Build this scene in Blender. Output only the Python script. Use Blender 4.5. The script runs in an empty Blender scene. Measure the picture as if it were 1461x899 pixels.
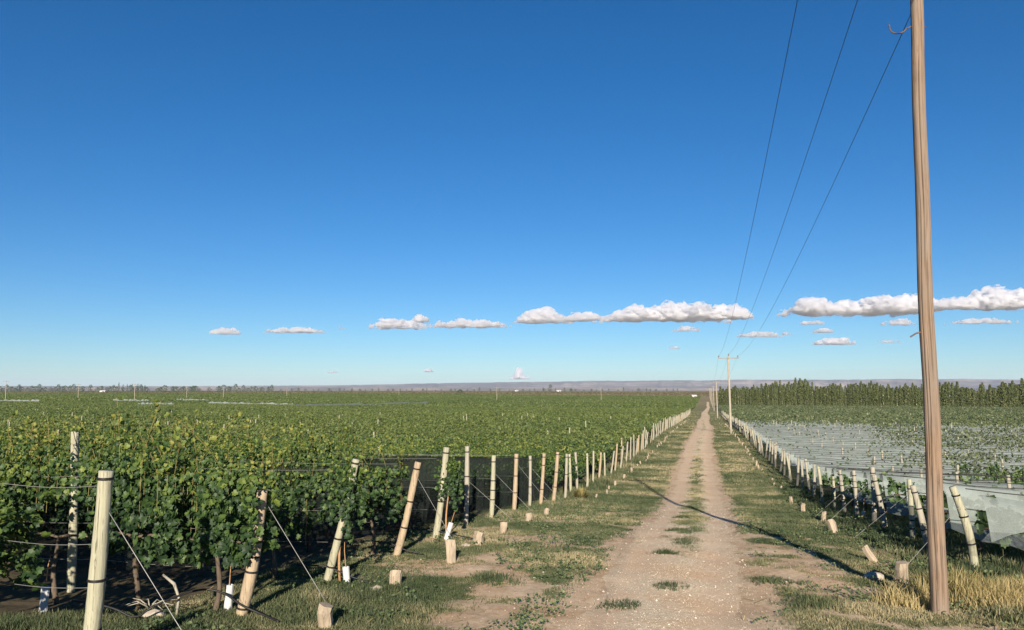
import bpy, math, random
import numpy as np
from mathutils import Vector, Matrix
R = math.radians
rng = np.random.default_rng(7)
random.seed(7)
S = bpy.context.scene
COL = S.collection

# ------------------------------------------------------------------ camera
YAW = 14.07
cd = bpy.data.cameras.new("camera"); cam = bpy.data.objects.new("camera", cd); COL.objects.link(cam)
cd.lens = 27.18; cd.sensor_width = 36; cd.clip_start = 0.1; cd.clip_end = 200000
cam.location = (0, 0, 0)                     # eye; the track runs along +Y and lies about 3 m below
cam.rotation_euler = (R(90 + 5.57), 0, R(YAW))
S.camera = cam

# ------------------------------------------------------------------ light
SUN_EL, SUN_AZ = 20.0, -12.3                 # shadows fall towards 12 degrees left of the track
sdir = Vector((math.sin(R(SUN_AZ)), math.cos(R(SUN_AZ)), 0)) * math.cos(R(SUN_EL)) + Vector((0, 0, -math.sin(R(SUN_EL))))
W = bpy.data.worlds.new("World"); S.world = W; W.use_nodes = True
nt = W.node_tree; nt.nodes.clear()
wo = nt.nodes.new("ShaderNodeOutputWorld"); bg = nt.nodes.new("ShaderNodeBackground")
sky = nt.nodes.new("ShaderNodeTexSky"); sky.sky_type = 'NISHITA'; sky.sun_disc = False
sky.sun_elevation = R(SUN_EL); sky.sun_rotation = math.atan2(-sdir.x, -sdir.y)
sky.altitude = 900; sky.air_density = 1.0; sky.dust_density = 0.2; sky.ozone_density = 3.0
tint = nt.nodes.new("ShaderNodeMix"); tint.data_type = 'RGBA'; tint.blend_type = 'MULTIPLY'; tint.inputs[0].default_value = 1.0
tint.inputs[7].default_value = (0.70, 0.86, 1.04, 1)          # clear dry air seen by the phone: deeper blue
hs = nt.nodes.new("ShaderNodeHueSaturation"); hs.inputs['Saturation'].default_value = 1.19
nt.links.new(sky.outputs[0], tint.inputs[6]); nt.links.new(tint.outputs[2], hs.inputs['Color']); nt.links.new(hs.outputs[0], bg.inputs[0]); nt.links.new(bg.outputs[0], wo.inputs[0])
bg.inputs[1].default_value = 0.051
sl = bpy.data.lights.new("sun", 'SUN'); sl.energy = 5.0; sl.angle = R(0.5); sl.color = (1.0, 0.88, 0.72)
so = bpy.data.objects.new("sun", sl); COL.objects.link(so)
so.rotation_euler = sdir.to_track_quat('-Z', 'Y').to_euler()
so.location = (0, -50, 60)
S.view_settings.view_transform = 'Standard'; S.view_settings.look = 'None'
S.view_settings.exposure = 1.0; S.view_settings.gamma = 1
S.cycles.volume_bounces = 10; S.cycles.volume_step_rate = 0.15; S.cycles.transparent_max_bounces = 24; S.cycles.max_bounces = 14
S.cycles.use_adaptive_sampling = True; S.cycles.adaptive_threshold = 0.008

# ------------------------------------------------------------------ noise + terrain
def _h(ix, iy, s):
    n = (ix.astype(np.int64) * 374761393 + iy.astype(np.int64) * 668265263 + s * 2147483647) & 0xffffffff
    n = ((n ^ (n >> 13)) * 1274126177) & 0xffffffff
    return ((n ^ (n >> 16)) & 0xffff) / 65535.0
def vn(x, y, s=0):
    x = np.asarray(x, float); y = np.asarray(y, float)
    ix = np.floor(x); iy = np.floor(y); fx = x - ix; fy = y - iy
    fx = fx * fx * (3 - 2 * fx); fy = fy * fy * (3 - 2 * fy)
    a = _h(ix, iy, s); b = _h(ix + 1, iy, s); c = _h(ix, iy + 1, s); d = _h(ix + 1, iy + 1, s)
    return (a + (b - a) * fx) * (1 - fy) + (c + (d - c) * fx) * fy
def fbm(x, y, s=0, o=4):
    t = 0; a = 0.5
    for k in range(o):
        t = t + a * vn(x, y, s + k); x = x * 2.03 + 11.3; y = y * 2.03 + 5.7; a *= 0.5
    return t / (1 - 0.5 ** o)
def ss(a, b, x):
    t = np.clip((np.asarray(x, float) - a) / (b - a), 0, 1); return t * t * (3 - 2 * t)
PU = [-400, 0, 4, 6.7, 10, 15, 20, 25, 30, 35, 45, 60, 80, 110, 232, 450, 700, 1200, 2000, 9000, 60000]
PG = [6.0, 2.2, 2.45, 2.75, 3.03, 3.25, 3.5, 3.92, 4.38, 4.8, 5.2, 5.5, 5.65, 5.85, 7.9, 9.5, 8.6, 5.0, 2.5, 3, 40]
def road_c(u): return -0.75 + 0.18 * np.sin(np.asarray(u, float) / 17.0) - 0.1 * np.sin(np.asarray(u, float) / 6.1) * 0.4
def gz(v, u):
    v = np.asarray(v, float); u = np.asarray(u, float)
    g = np.interp(u, PU, PG)
    g = 0.5 * g + 0.25 * np.interp(u - 2, PU, PG) + 0.25 * np.interp(u + 2, PU, PG)
    g = g * (1 - 0.34 * ss(60, 420, -v) * (1 - ss(900, 3000, u)))
    g = g + 0.3 * ss(4.8, 8, v) * (1 - ss(60, 110, u))
    near = 1 - ss(80, 250, np.hypot(u, v))
    off = np.abs(v - road_c(u))
    rough = (fbm(v * 1.3, u * 1.3, 3) - 0.5) * 0.10 + (fbm(v * 5, u * 5, 9, 2) - 0.5) * 0.025
    wt = np.exp(-((off - 0.75) / 0.33) ** 2) * 0.035
    g = g - near * (rough * (0.3 + 0.7 * ss(1.2, 2.2, off)) - wt)
    g = g - near * 0.05 * np.exp(-((v + 6.2) / 0.6) ** 2)
    return -g
def G(v, u): return float(gz(v, u))

def at(x, D):   # photo column -> ground point at view distance D
    a = (x - 730.5) / 1103.; th = R(YAW); return D * (a * math.cos(th) - math.sin(th)), D * (a * math.sin(th) + math.cos(th))

# ------------------------------------------------------------------ object helpers
def mesh_np(name, verts, faces, mats, mi=None, attr=None, smooth=False):
    """verts (n,3), faces: (m,k) array or list of such arrays"""
    if isinstance(faces, np.ndarray): faces = [faces]
    me = bpy.data.meshes.new(name)
    verts = np.ascontiguousarray(verts, dtype=np.float32)
    me.vertices.add(len(verts)); me.vertices.foreach_set('co', verts.ravel())
    li = np.concatenate([f.ravel() for f in faces]).astype(np.int32)
    tot = np.concatenate([np.full(len(f), f.shape[1]) for f in faces]).astype(np.int32)
    st = (np.cumsum(tot) - tot).astype(np.int32)
    me.loops.add(len(li)); me.loops.foreach_set('vertex_index', li)
    me.polygons.add(len(tot)); me.polygons.foreach_set('loop_start', st); me.polygons.foreach_set('loop_total', tot)
    if mi is not None: me.polygons.foreach_set('material_index', np.asarray(mi, np.int32))
    me.polygons.foreach_set('use_smooth', np.full(len(tot), bool(smooth)))
    for m in (mats if isinstance(mats, (list, tuple)) else [mats]): me.materials.append(m)
    if attr:
        for k, (dom, val) in attr.items():
            a = me.attributes.new(k, 'FLOAT', dom); a.data.foreach_set('value', np.asarray(val, np.float32))
    me.update(calc_edges=True)
    return me
def link(name, data, parent=None, loc=None):
    o = bpy.data.objects.new(name, data); COL.objects.link(o)
    if parent: o.parent = parent
    if loc is not None: o.location = loc
    return o
def tag(o, label=None, cat=None, group=None, kind=None):
    if label: o['label'] = label
    if cat: o['category'] = cat
    if group: o['group'] = group
    if kind: o['kind'] = kind
    return o
def empty(name, loc, rz=0.0):
    o = link(name, None, None, loc); o.rotation_euler = (0, 0, rz); o.empty_display_size = 0.3; return o
def copy_thing(o, loc, rz=None, sc=None, label=None):
    c = o.copy(); COL.objects.link(c); c.location = loc
    if rz is not None: c.rotation_euler = (0, 0, rz)
    if sc is not None: c.scale = sc
    if label: c['label'] = label
    for ch in o.children:
        d = ch.copy(); COL.objects.link(d); d.parent = c
    return c

class MB:
    def __init__(s): s.v = []; s.f3 = []; s.f4 = []; s.n = 0
    def add(s, v, f4=None, f3=None):
        v = np.asarray(v, float)
        if f4 is not None and len(f4): s.f4.append(np.asarray(f4) + s.n)
        if f3 is not None and len(f3): s.f3.append(np.asarray(f3) + s.n)
        s.v.append(v); s.n += len(v)
    def tube(s, pts, rad, seg=8, cap=True, wob=0.0):
        pts = np.asarray(pts, float); n = len(pts)
        rad = np.full(n, rad) if np.isscalar(rad) else np.asarray(rad, float)
        tg = np.gradient(pts, axis=0); tg /= np.linalg.norm(tg, axis=1)[:, None] + 1e-9
        up = np.array([0, 0, 1.0]) if abs(tg[0, 2]) < 0.9 else np.array([1.0, 0, 0])
        a = np.cross(tg, up); a /= np.linalg.norm(a, axis=1)[:, None] + 1e-9; b = np.cross(tg, a)
        th = np.arange(seg) * 2 * np.pi / seg
        rr = rad[:, None] * (1 + wob * (rng.random((n, seg)) - 0.5))
        V = pts[:, None, :] + rr[..., None] * (np.cos(th)[None, :, None] * a[:, None, :] + np.sin(th)[None, :, None] * b[:, None, :])
        V = V.reshape(-1, 3)
        i = np.arange(n - 1)[:, None] * seg; j = np.arange(seg)[None, :]; k = (j + 1) % seg
        F = np.stack([i + j, i + seg + j, i + seg + k, i + k], -1).reshape(-1, 4)
        f3 = []
        if cap:
            V = np.vstack([V, pts[0], pts[-1]]); c0 = n * seg; c1 = c0 + 1
            for q in range(seg):
                f3.append([c0, q, (q + 1) % seg]); f3.append([c1, (n - 1) * seg + (q + 1) % seg, (n - 1) * seg + q])
        s.add(V, F, f3)
    def box(s, c, d, rot=None):
        d = np.asarray(d) / 2
        V = np.array([[x, y, z] for x in (-1, 1) for y in (-1, 1) for z in (-1, 1)], float) * d
        if rot is not None: V = V @ np.array(rot.to_matrix() if hasattr(rot, 'to_matrix') else rot).T
        s.add(V + np.asarray(c), [[0, 1, 3, 2], [4, 6, 7, 5], [0, 4, 5, 1], [2, 3, 7, 6], [0, 2, 6, 4], [1, 5, 7, 3]])
    def mesh(s, name, mat, smooth=False):
        fs = []
        if s.f4: fs.append(np.vstack(s.f4))
        if s.f3: fs.append(np.vstack(s.f3))
        return mesh_np(name, np.vstack(s.v), fs, mat, smooth=smooth)

# ------------------------------------------------------------------ materials
def mat(name):
    m = bpy.data.materials.new(name); m.use_nodes = True; t = m.node_tree; t.nodes.clear()
    o = t.nodes.new("ShaderNodeOutputMaterial"); return m, t, o
def N(t, typ, **kw):
    n = t.nodes.new(typ)
    for k, v in kw.items():
        if k in ('inp',):
            for a, b in v.items(): n.inputs[a].default_value = b
        else: setattr(n, k, v)
    return n
def ramp(t, fac, stops):
    r = t.nodes.new("ShaderNodeValToRGB"); e = r.color_ramp.elements
    while len(e) < len(stops): e.new(0.5)
    for i, (p, c) in enumerate(stops): e[i].position = p; e[i].color = (*c, 1)
    t.links.new(fac, r.inputs[0]); return r.outputs[0]
def mixc(t, fac, a, b, mode='MIX'):
    m = t.nodes.new("ShaderNodeMix"); m.data_type = 'RGBA'; m.blend_type = mode
    for s, v in ((0, fac), (6, a), (7, b)):
        if hasattr(v, 'links'): t.links.new(v, m.inputs[s])
        elif s == 0: m.inputs[s].default_value = v
        else: m.inputs[s].default_value = (*v, 1)
    return m.outputs[2]
def noise(t, scale, vec=None, detail=4, rough=0.6, sc=None):
    n = t.nodes.new("ShaderNodeTexNoise"); n.inputs['Scale'].default_value = scale; n.inputs['Detail'].default_value = detail
    n.inputs['Roughness'].default_value = rough
    if vec is None: vec = t.nodes.new("ShaderNodeTexCoord").outputs['Object']
    if sc:
        mp = t.nodes.new("ShaderNodeMapping"); mp.inputs['Scale'].default_value = sc; t.links.new(vec, mp.inputs[0]); vec = mp.outputs[0]
    t.links.new(vec, n.inputs['Vector']); return n.outputs['Fac']
def princ(t, o, col, rough=0.8, spec=0.3, bump=None, bs=0.3, bd=0.02):
    p = t.nodes.new("ShaderNodeBsdfPrincipled"); p.inputs['Roughness'].default_value = rough
    p.inputs['Specular IOR Level'].default_value = spec
    if hasattr(col, 'links'): t.links.new(col, p.inputs['Base Color'])
    else: p.inputs['Base Color'].default_value = (*col, 1)
    if bump is not None:
        b = t.nodes.new("ShaderNodeBump"); b.inputs['Strength'].default_value = bs; b.inputs['Distance'].default_value = bd
        t.links.new(bump, b.inputs['Height']); t.links.new(b.outputs[0], p.inputs['Normal'])
    t.links.new(p.outputs[0], o.inputs[0]); return p
def simple(name, col, rough=0.7, var=0.25, scale=8, sc=None, spec=0.3, metal=0):
    m, t, o = mat(name)
    n = noise(t, scale, sc=sc)
    c = ramp(t, n, [(0.25, tuple(x * (1 - var) for x in col)), (0.75, tuple(min(1, x * (1 + var)) for x in col))])
    p = princ(t, o, c, rough, spec, n, 0.3, 0.01); p.inputs['Metallic'].default_value = metal
    return m
def leafmat(name, stops, trans=0.25, posn=True, rough=0.55, spec=0.35, big=None):
    m, t, o = mat(name)
    a = N(t, "ShaderNodeAttribute", attribute_name="rnd")
    fac = a.outputs['Fac']
    if posn:
        g = t.nodes.new("ShaderNodeNewGeometry")
        n = noise(t, 0.35, g.outputs['Position'], 3)
        ad = N(t, "ShaderNodeMath", operation='MULTIPLY_ADD'); t.links.new(n, ad.inputs[0]); ad.inputs[1].default_value = 0.9; 
        sb = N(t, "ShaderNodeMath", operation='SUBTRACT'); t.links.new(fac, sb.inputs[0]); sb.inputs[1].default_value = 0.45
        t.links.new(sb.outputs[0], ad.inputs[2]); ad.use_clamp = True; fac = ad.outputs[0]
    c = ramp(t, fac, stops)
    if big:
        g = t.nodes.new("ShaderNodeNewGeometry")
        n2 = noise(t, big[0], g.outputs['Position'], 3, 0.6, sc=(0.5, 1, 1))
        c = mixc(t, ramp(t, n2, [(0.42, (0, 0, 0)), (0.62, (1, 1, 1))]), c, mixc(t, 1.0, c, big[1], 'MULTIPLY'))
    p = t.nodes.new("ShaderNodeBsdfPrincipled"); p.inputs['Roughness'].default_value = rough; p.inputs['Specular IOR Level'].default_value = spec
    t.links.new(c, p.inputs['Base Color'])
    tr = t.nodes.new("ShaderNodeBsdfTranslucent")
    t.links.new(mixc(t, 1.0, c, (1.5, 1.6, 0.6), 'MULTIPLY'), tr.inputs[0])
    mx = t.nodes.new("ShaderNodeMixShader"); mx.inputs[0].default_value = trans
    t.links.new(p.outputs[0], mx.inputs[1]); t.links.new(tr.outputs[0], mx.inputs[2]); t.links.new(mx.outputs[0], o.inputs[0])
    return m
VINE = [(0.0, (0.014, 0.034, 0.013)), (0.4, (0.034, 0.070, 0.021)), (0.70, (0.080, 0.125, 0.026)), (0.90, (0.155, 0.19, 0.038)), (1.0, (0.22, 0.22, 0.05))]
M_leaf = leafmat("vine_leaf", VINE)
M_leaf_net = leafmat("vine_leaf_cool", [(0.0, (0.035, 0.07, 0.03)), (0.5, (0.075, 0.125, 0.045)), (0.85, (0.13, 0.18, 0.055)), (1, (0.2, 0.2, 0.07))])
M_field = leafmat("vineyard_leaf", [(0.0, (0.040, 0.055, 0.016)), (0.45, (0.080, 0.112, 0.027)), (0.85, (0.125, 0.155, 0.038)), (1.0, (0.16, 0.155, 0.055))], posn=True, big=(0.02, (0.78, 0.84, 0.9)))
M_field_r = leafmat("vineyard_leaf_right", [(0.0, (0.034, 0.051, 0.024)), (0.5, (0.072, 0.098, 0.043)), (0.85, (0.128, 0.145, 0.064)), (1.0, (0.255, 0.272, 0.170))])
M_poplar = leafmat("poplar_leaf", [(0.0, (0.04, 0.062, 0.024)), (0.5, (0.08, 0.106, 0.036)), (0.85, (0.145, 0.153, 0.055)), (1, (0.221, 0.204, 0.085))], posn=False)
M_dark = leafmat("far_tree_leaf", [(0.0, (0.022, 0.045, 0.025)), (0.6, (0.04, 0.07, 0.03)), (1, (0.07, 0.1, 0.04))], posn=False)
M_grass = leafmat("grass_blade", [(0.0, (0.050, 0.074, 0.036)), (0.35, (0.085, 0.108, 0.054)), (0.62, (0.13, 0.145, 0.076)), (0.85, (0.235, 0.215, 0.125)), (1.0, (0.40, 0.34, 0.22))], trans=0.3, rough=0.6, spec=0.2)
M_dry = leafmat("dry_grass", [(0.0, (0.08, 0.10, 0.035)), (0.3, (0.16, 0.16, 0.06)), (0.55, (0.27, 0.225, 0.10)), (1.0, (0.42, 0.34, 0.18))], trans=0.3, posn=False, rough=0.7, spec=0.1)
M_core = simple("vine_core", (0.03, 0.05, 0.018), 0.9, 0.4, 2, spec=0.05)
def woodmat(name, col, dark, grain=1.0, rough=0.8, crack=False):
    m, t, o = mat(name)
    n1 = noise(t, 9, sc=(3.5, 3.5, 0.10), detail=6, rough=0.65)
    n2 = noise(t, 2.2, detail=3)
    n3 = noise(t, 30, sc=(3, 3, 0.04), detail=3)
    c = ramp(t, n1, [(0.3, dark), (0.5, col), (0.8, tuple(min(1, x * 1.25) for x in col))])
    c = mixc(t, ramp(t, n2, [(0.35, (0.45, 0.45, 0.45)), (0.7, (0, 0, 0))]), c, tuple(x * 0.7 for x in col))
    c = mixc(t, ramp(t, n3, [(0.33, (1, 1, 1)), (0.40, (0, 0, 0))]), c, tuple(x * 0.45 for x in dark))
    if crack:
        at_ = N(t, "ShaderNodeAttribute", attribute_name="crack")
        c = mixc(t, ramp(t, at_.outputs['Fac'], [(.45, (0, 0, 0)), (.95, (.8, .8, .8))]), c, (0.03, 0.016, 0.012))
        n4 = noise(t, 1.1, detail=5, sc=(1, 1, .6)); c = mixc(t, ramp(t, n4, [(.42, (0, 0, 0)), (.62, (.8, .8, .8))]), c, (0.19, 0.158, 0.13))
    princ(t, o, c, rough, 0.2, n1, 0.6 * grain, 0.012); return m
M_wgreen = woodmat("wood_treated_green", (0.335, 0.325, 0.235), (0.19, 0.18, 0.125))
M_wtan = woodmat("wood_tan", (0.36, 0.285, 0.195), (0.18, 0.135, 0.09))
M_wgrey = woodmat("wood_pale_grey", (0.310, 0.291, 0.236), (0.198, 0.186, 0.143))
M_wstub = woodmat("wood_stub", (0.354, 0.292, 0.218), (0.245, 0.190, 0.136))
M_pole = woodmat("wood_pole", (0.225, 0.158, 0.110), (0.09, 0.064, 0.046), 1.6, crack=True)
M_polefar = woodmat("wood_pole_far", (0.340, 0.306, 0.245), (0.245, 0.211, 0.163))
M_bark = simple("vine_bark", (0.10, 0.078, 0.058), 0.9, 0.4, 25, sc=(2, 2, 0.3), spec=0.1)
M_cane = simple("young_cane", (0.336, 0.192, 0.096), 0.7, 0.3, 20, spec=0.2)
M_wire = simple("galvanised_wire", (0.238, 0.238, 0.231), 0.5, 0.2, 5, metal=0.3)
M_black = simple("black_plastic", (0.015, 0.015, 0.016), 0.5, 0.3, 5)
M_cable = simple("power_cable", (0.05, 0.055, 0.06), 0.5, 0.2, 5)
M_iron = simple("rusty_iron", (0.12, 0.08, 0.06), 0.7, 0.4, 20, metal=0.4)
M_tube = simple("white_tube_plastic", (0.434, 0.448, 0.462), 0.5, 0.1, 6)
M_porc = simple("porcelain", (0.35, 0.36, 0.36), 0.3, 0.2, 6)
M_stone = simple("stone", (0.340, 0.297, 0.246), 0.9, 0.35, 9, spec=0.15)
M_wall = simple("shed_wall", (0.525, 0.511, 0.476), 0.8, 0.08, 1)
M_roof = simple("shed_roof", (0.45, 0.44, 0.43), 0.6, 0.15, 1)

def netmat(name, col, opac, sc=60.0, mp=(1, 1, 2.5)):
    m, t, o = mat(name)
    n = noise(t, 1.6, detail=4); n2 = noise(t, sc, detail=2, sc=mp)
    d = t.nodes.new("ShaderNodeBsdfDiffuse"); c = ramp(t, n, [(0.3, tuple(x * 0.8 for x in col)), (0.7, tuple(min(1, x * 1.12) for x in col))])
    t.links.new(c, d.inputs[0])
    tl = t.nodes.new("ShaderNodeBsdfTranslucent"); t.links.new(c, tl.inputs[0])
    m1 = t.nodes.new("ShaderNodeMixShader"); m1.inputs[0].default_value = 0.2
    t.links.new(d.outputs[0], m1.inputs[1]); t.links.new(tl.outputs[0], m1.inputs[2])
    tp = t.nodes.new("ShaderNodeBsdfTransparent")
    mr = N(t, "ShaderNodeMapRange"); mr.inputs[1].default_value = 0.3; mr.inputs[2].default_value = 0.7
    mr.inputs[3].default_value = opac - 0.18; mr.inputs[4].default_value = min(1, opac + 0.12)
    t.links.new(n2, mr.inputs[0])
    m2 = t.nodes.new("ShaderNodeMixShader"); t.links.new(mr.outputs[0], m2.inputs[0])
    t.links.new(tp.outputs[0], m2.inputs[1]); t.links.new(m1.outputs[0], m2.inputs[2]); t.links.new(m2.outputs[0], o.inputs[0])
    return m
M_netw = netmat("white_hail_net", (0.26, 0.30, 0.285), 0.74)
M_netb = netmat("black_hail_net", (0.022, 0.028, 0.026), 0.40, 14)

# ground
def groundmat():
    m, t, o = mat("ground")
    g = t.nodes.new("ShaderNodeNewGeometry"); P = g.outputs['Position']
    sp = t.nodes.new("ShaderNodeSeparateXYZ"); t.links.new(P, sp.inputs[0])
    fine = noise(t, 9, P, 6, 0.7); med = noise(t, 0.9, P, 4); grit = noise(t, 60, P, 3, 0.7)
    soil = ramp(t, fine, [(0.25, (0.36, 0.265, 0.17)), (0.5, (0.56, 0.425, 0.28)), (0.75, (0.70, 0.555, 0.39))])
    soil = mixc(t, ramp(t, med, [(0.4, (0, 0, 0)), (0.65, (1, 1, 1))]), soil, mixc(t, 1.0, soil, (0.8, 0.72, 0.66), 'MULTIPLY'))
    soil = mixc(t, ramp(t, grit, [(0.3, (0.5, 0.5, 0.5)), (0.45, (0, 0, 0))]), soil, (0.2, 0.15, 0.11))
    gr = ramp(t, fine, [(0.25, (0.07, 0.09, 0.04)), (0.55, (0.145, 0.155, 0.07)), (0.8, (0.30, 0.25, 0.14))])
    a = N(t, "ShaderNodeAttribute", attribute_name="grass")
    ad = N(t, "ShaderNodeMath", operation='ADD'); t.links.new(a.outputs['Fac'], ad.inputs[0])
    s2 = N(t, "ShaderNodeMath", operation='MULTIPLY_ADD'); t.links.new(fine, s2.inputs[0]); s2.inputs[1].default_value = 0.7; s2.inputs[2].default_value = -0.35
    t.links.new(s2.outputs[0], ad.inputs[1])
    c = mixc(t, ramp(t, ad.outputs[0], [(0.45, (0, 0, 0)), (0.80, (1, 1, 1))]), soil, gr)
    # vineyard soil and litter, colour darkened to paint in shade under the vines
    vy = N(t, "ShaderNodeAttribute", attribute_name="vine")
    shaded_litter = ramp(t, fine, [(0.3, (0.045, 0.04, 0.026)), (0.7, (0.13, 0.10, 0.065))])
    c = mixc(t, vy.outputs['Fac'], c, shaded_litter)
    # far plain
    st = noise(t, 1.0, P, 5, 0.6, sc=(0.0012, 0.011, 1)); st2 = noise(t, 1.0, P, 4, 0.6, sc=(0.004, 0.05, 1))
    far = ramp(t, st, [(0.36, (0.15, 0.15, 0.08)), (0.46, (0.24, 0.18, 0.11)), (0.54, (0.28, 0.20, 0.12)), (0.60, (0.2, 0.2, 0.1)), (0.70, (0.4, 0.33, 0.22))])
    far = mixc(t, ramp(t, st2, [(0.4, (0, 0, 0)), (0.65, (0.6, 0.6, 0.6))]), far, (0.17, 0.15, 0.08))
    mr = N(t, "ShaderNodeMapRange"); t.links.new(sp.outputs[1], mr.inputs[0]); mr.inputs[1].default_value = 470; mr.inputs[2].default_value = 560
    c = mixc(t, mr.outputs[0], c, far)
    ba = N(t, "ShaderNodeMath", operation='ADD'); t.links.new(fine, ba.inputs[0]); t.links.new(grit, ba.inputs[1])
    princ(t, o, c, 0.95, 0.08, ba.outputs[0], 0.35, 0.02)
    return m
def roadmat():
    m, t, o = mat("dirt_track")
    g = t.nodes.new("ShaderNodeNewGeometry"); P = g.outputs['Position']
    fine = noise(t, 14, P, 6, 0.75); med = noise(t, 0.7, P, 4); grit = noise(t, 45, P, 3, 0.75)
    rut = N(t, "ShaderNodeAttribute", attribute_name="rut"); ed = N(t, "ShaderNodeAttribute", attribute_name="edge")
    verge_soil = ramp(t, noise(t, 9, P, 6, 0.7), [(0.25, (0.36, 0.265, 0.17)), (0.5, (0.56, 0.425, 0.28)), (0.75, (0.70, 0.555, 0.39))])
    loose = ramp(t, fine, [(0.30, (0.40, 0.32, 0.215)), (0.5, (0.64, 0.53, 0.375)), (0.68, (0.80, 0.70, 0.54))])
    pack = ramp(t, fine, [(0.25, (0.52, 0.405, 0.28)), (0.6, (0.67, 0.535, 0.385)), (0.8, (0.76, 0.625, 0.47))])
    c = mixc(t, rut.outputs['Fac'], loose, pack)
    c = mixc(t, ramp(t, med, [(0.4, (0, 0, 0)), (0.7, (1, 1, 1))]), c, mixc(t, 1.0, c, (0.92, 0.80, 0.72), 'MULTIPLY'))
    c = mixc(t, 1.0, c, (1.0, 0.975, 0.93), 'MULTIPLY'); c = mixc(t, ed.outputs['Fac'], c, verge_soil)
    c = mixc(t, ramp(t, grit, [(0.32, (0.7, 0.7, 0.7)), (0.42, (0, 0, 0))]), c, (0.24, 0.18, 0.13))
    c = mixc(t, ramp(t, grit, [(0.58, (0, 0, 0)), (0.72, (0.4, 0.4, 0.4))]), c, (0.74, 0.66, 0.52))
    ba = N(t, "ShaderNodeMath", operation='ADD'); t.links.new(fine, ba.inputs[0]); t.links.new(grit, ba.inputs[1])
    princ(t, o, c, 0.95, 0.08, ba.outputs[0], 0.35, 0.02)
    return m
def hillmat():
    m, t, o = mat("plateau")
    g = t.nodes.new("ShaderNodeNewGeometry"); P = g.outputs['Position']
    n = noise(t, 1.0, P, 6, 0.65, sc=(0.0006, 0.0006, 0.012)); n2 = noise(t, 1.0, P, 5, 0.6, sc=(0.0011, 0.0025, 0.03))
    c = ramp(t, n, [(0.38, (0.085, 0.07, 0.065)), (0.5, (0.15, 0.115, 0.10)), (0.62, (0.32, 0.25, 0.20))])
    c = mixc(t, ramp(t, n2, [(0.5, (0, 0, 0)), (0.62, (0.6, 0.6, 0.6))]), c, (0.07, 0.08, 0.06))
    princ(t, o, c, 0.95, 0.05); return m

# ------------------------------------------------------------------ grass cover
def cover(v, u):
    """0 bare .. 1 fully grassed on the verges"""
    c = road_c(u); d = np.abs(v - c)
    edge = 1.30 + 0.5 * (fbm(u * 0.35, v * 0.4, 21) - 0.5) + 0.15 * (1 - ss(10, 16, u)) * (v < c)
    verge = ss(edge - 0.25, edge + 0.55, d + 0.5 * (fbm(v * 2.2, u * 1.2, 23) - .5))
    f = fbm(v * 0.7, u * 0.8, 31) * .62 + fbm(v * 2.6, u * 3.4, 33) * .38
    bare = ss(0.40, 0.53, f)
    thin = (np.exp(-(((v + 3.6) / 1.5) ** 2)) * (1 - ss(19, 30, u)) * 0.30 + np.exp(-(((v - 1.8) / 1.0) ** 2)) * (1 - ss(13, 18, u)) * .35)
    gv = verge * np.clip(bare * 1.0 + 0.42 * ss(20, 36, u) + 0.30 * ss(3.2, 4.6, np.abs(v)) - thin * 1.35 + .15, 0, 1)
    lush = np.exp(-(((v + 5.1) / 1.0) ** 2 + ((u - 10.6) / 1.3) ** 2))
    gv = np.clip(gv + lush, 0, 1) * verge
    md = ss(15, 19, u) * np.exp(-((v - c + .12 * np.sin(u * 1.7)) / 0.36) ** 2) * ss(0.50, 0.60, fbm(v * 1.6, u * 0.6, 47) + 0.42 * ss(16, 26, u) - .3 * ss(78, 90, u) * (1 - ss(125, 150, u)))
    return np.clip(np.maximum(gv, md * 0.95), 0, 1)

# ------------------------------------------------------------------ ground sheet
def axis(a, b, st, far, gr):
    c = np.arange(a, b + 1e-6, st); r = [b]; s = st
    while r[-1] < far: s *= gr; r.append(r[-1] + s)
    l = [a]; s = st
    while l[-1] > -far: s *= gr; l.append(l[-1] - s)
    return np.concatenate([np.array(l[1:][::-1]), c, np.array(r[1:])])
def make_ground():
    us = axis(4, 70, 0.2, 60000, 1.07); us = us[us > -200]; us = np.concatenate([[-4000], us])
    vs = axis(-12, 9, 0.18, 60000, 1.08)
    V, U = np.meshgrid(vs, us); Z = gz(V, U)
    n, k = V.shape; idx = np.arange(n * k).reshape(n, k)
    F = np.stack([idx[:-1, :-1], idx[:-1, 1:], idx[1:, 1:], idx[1:, :-1]], -1).reshape(-1, 4)
    gr = cover(V, U); gr = np.where(U > 150, 0.75, gr)
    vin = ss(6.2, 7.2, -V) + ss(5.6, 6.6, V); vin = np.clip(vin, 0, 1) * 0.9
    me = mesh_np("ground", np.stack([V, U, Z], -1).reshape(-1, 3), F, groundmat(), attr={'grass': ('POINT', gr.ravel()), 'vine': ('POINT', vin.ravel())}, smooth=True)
    tag(link("ground", me), kind='structure')
make_ground()

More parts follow.
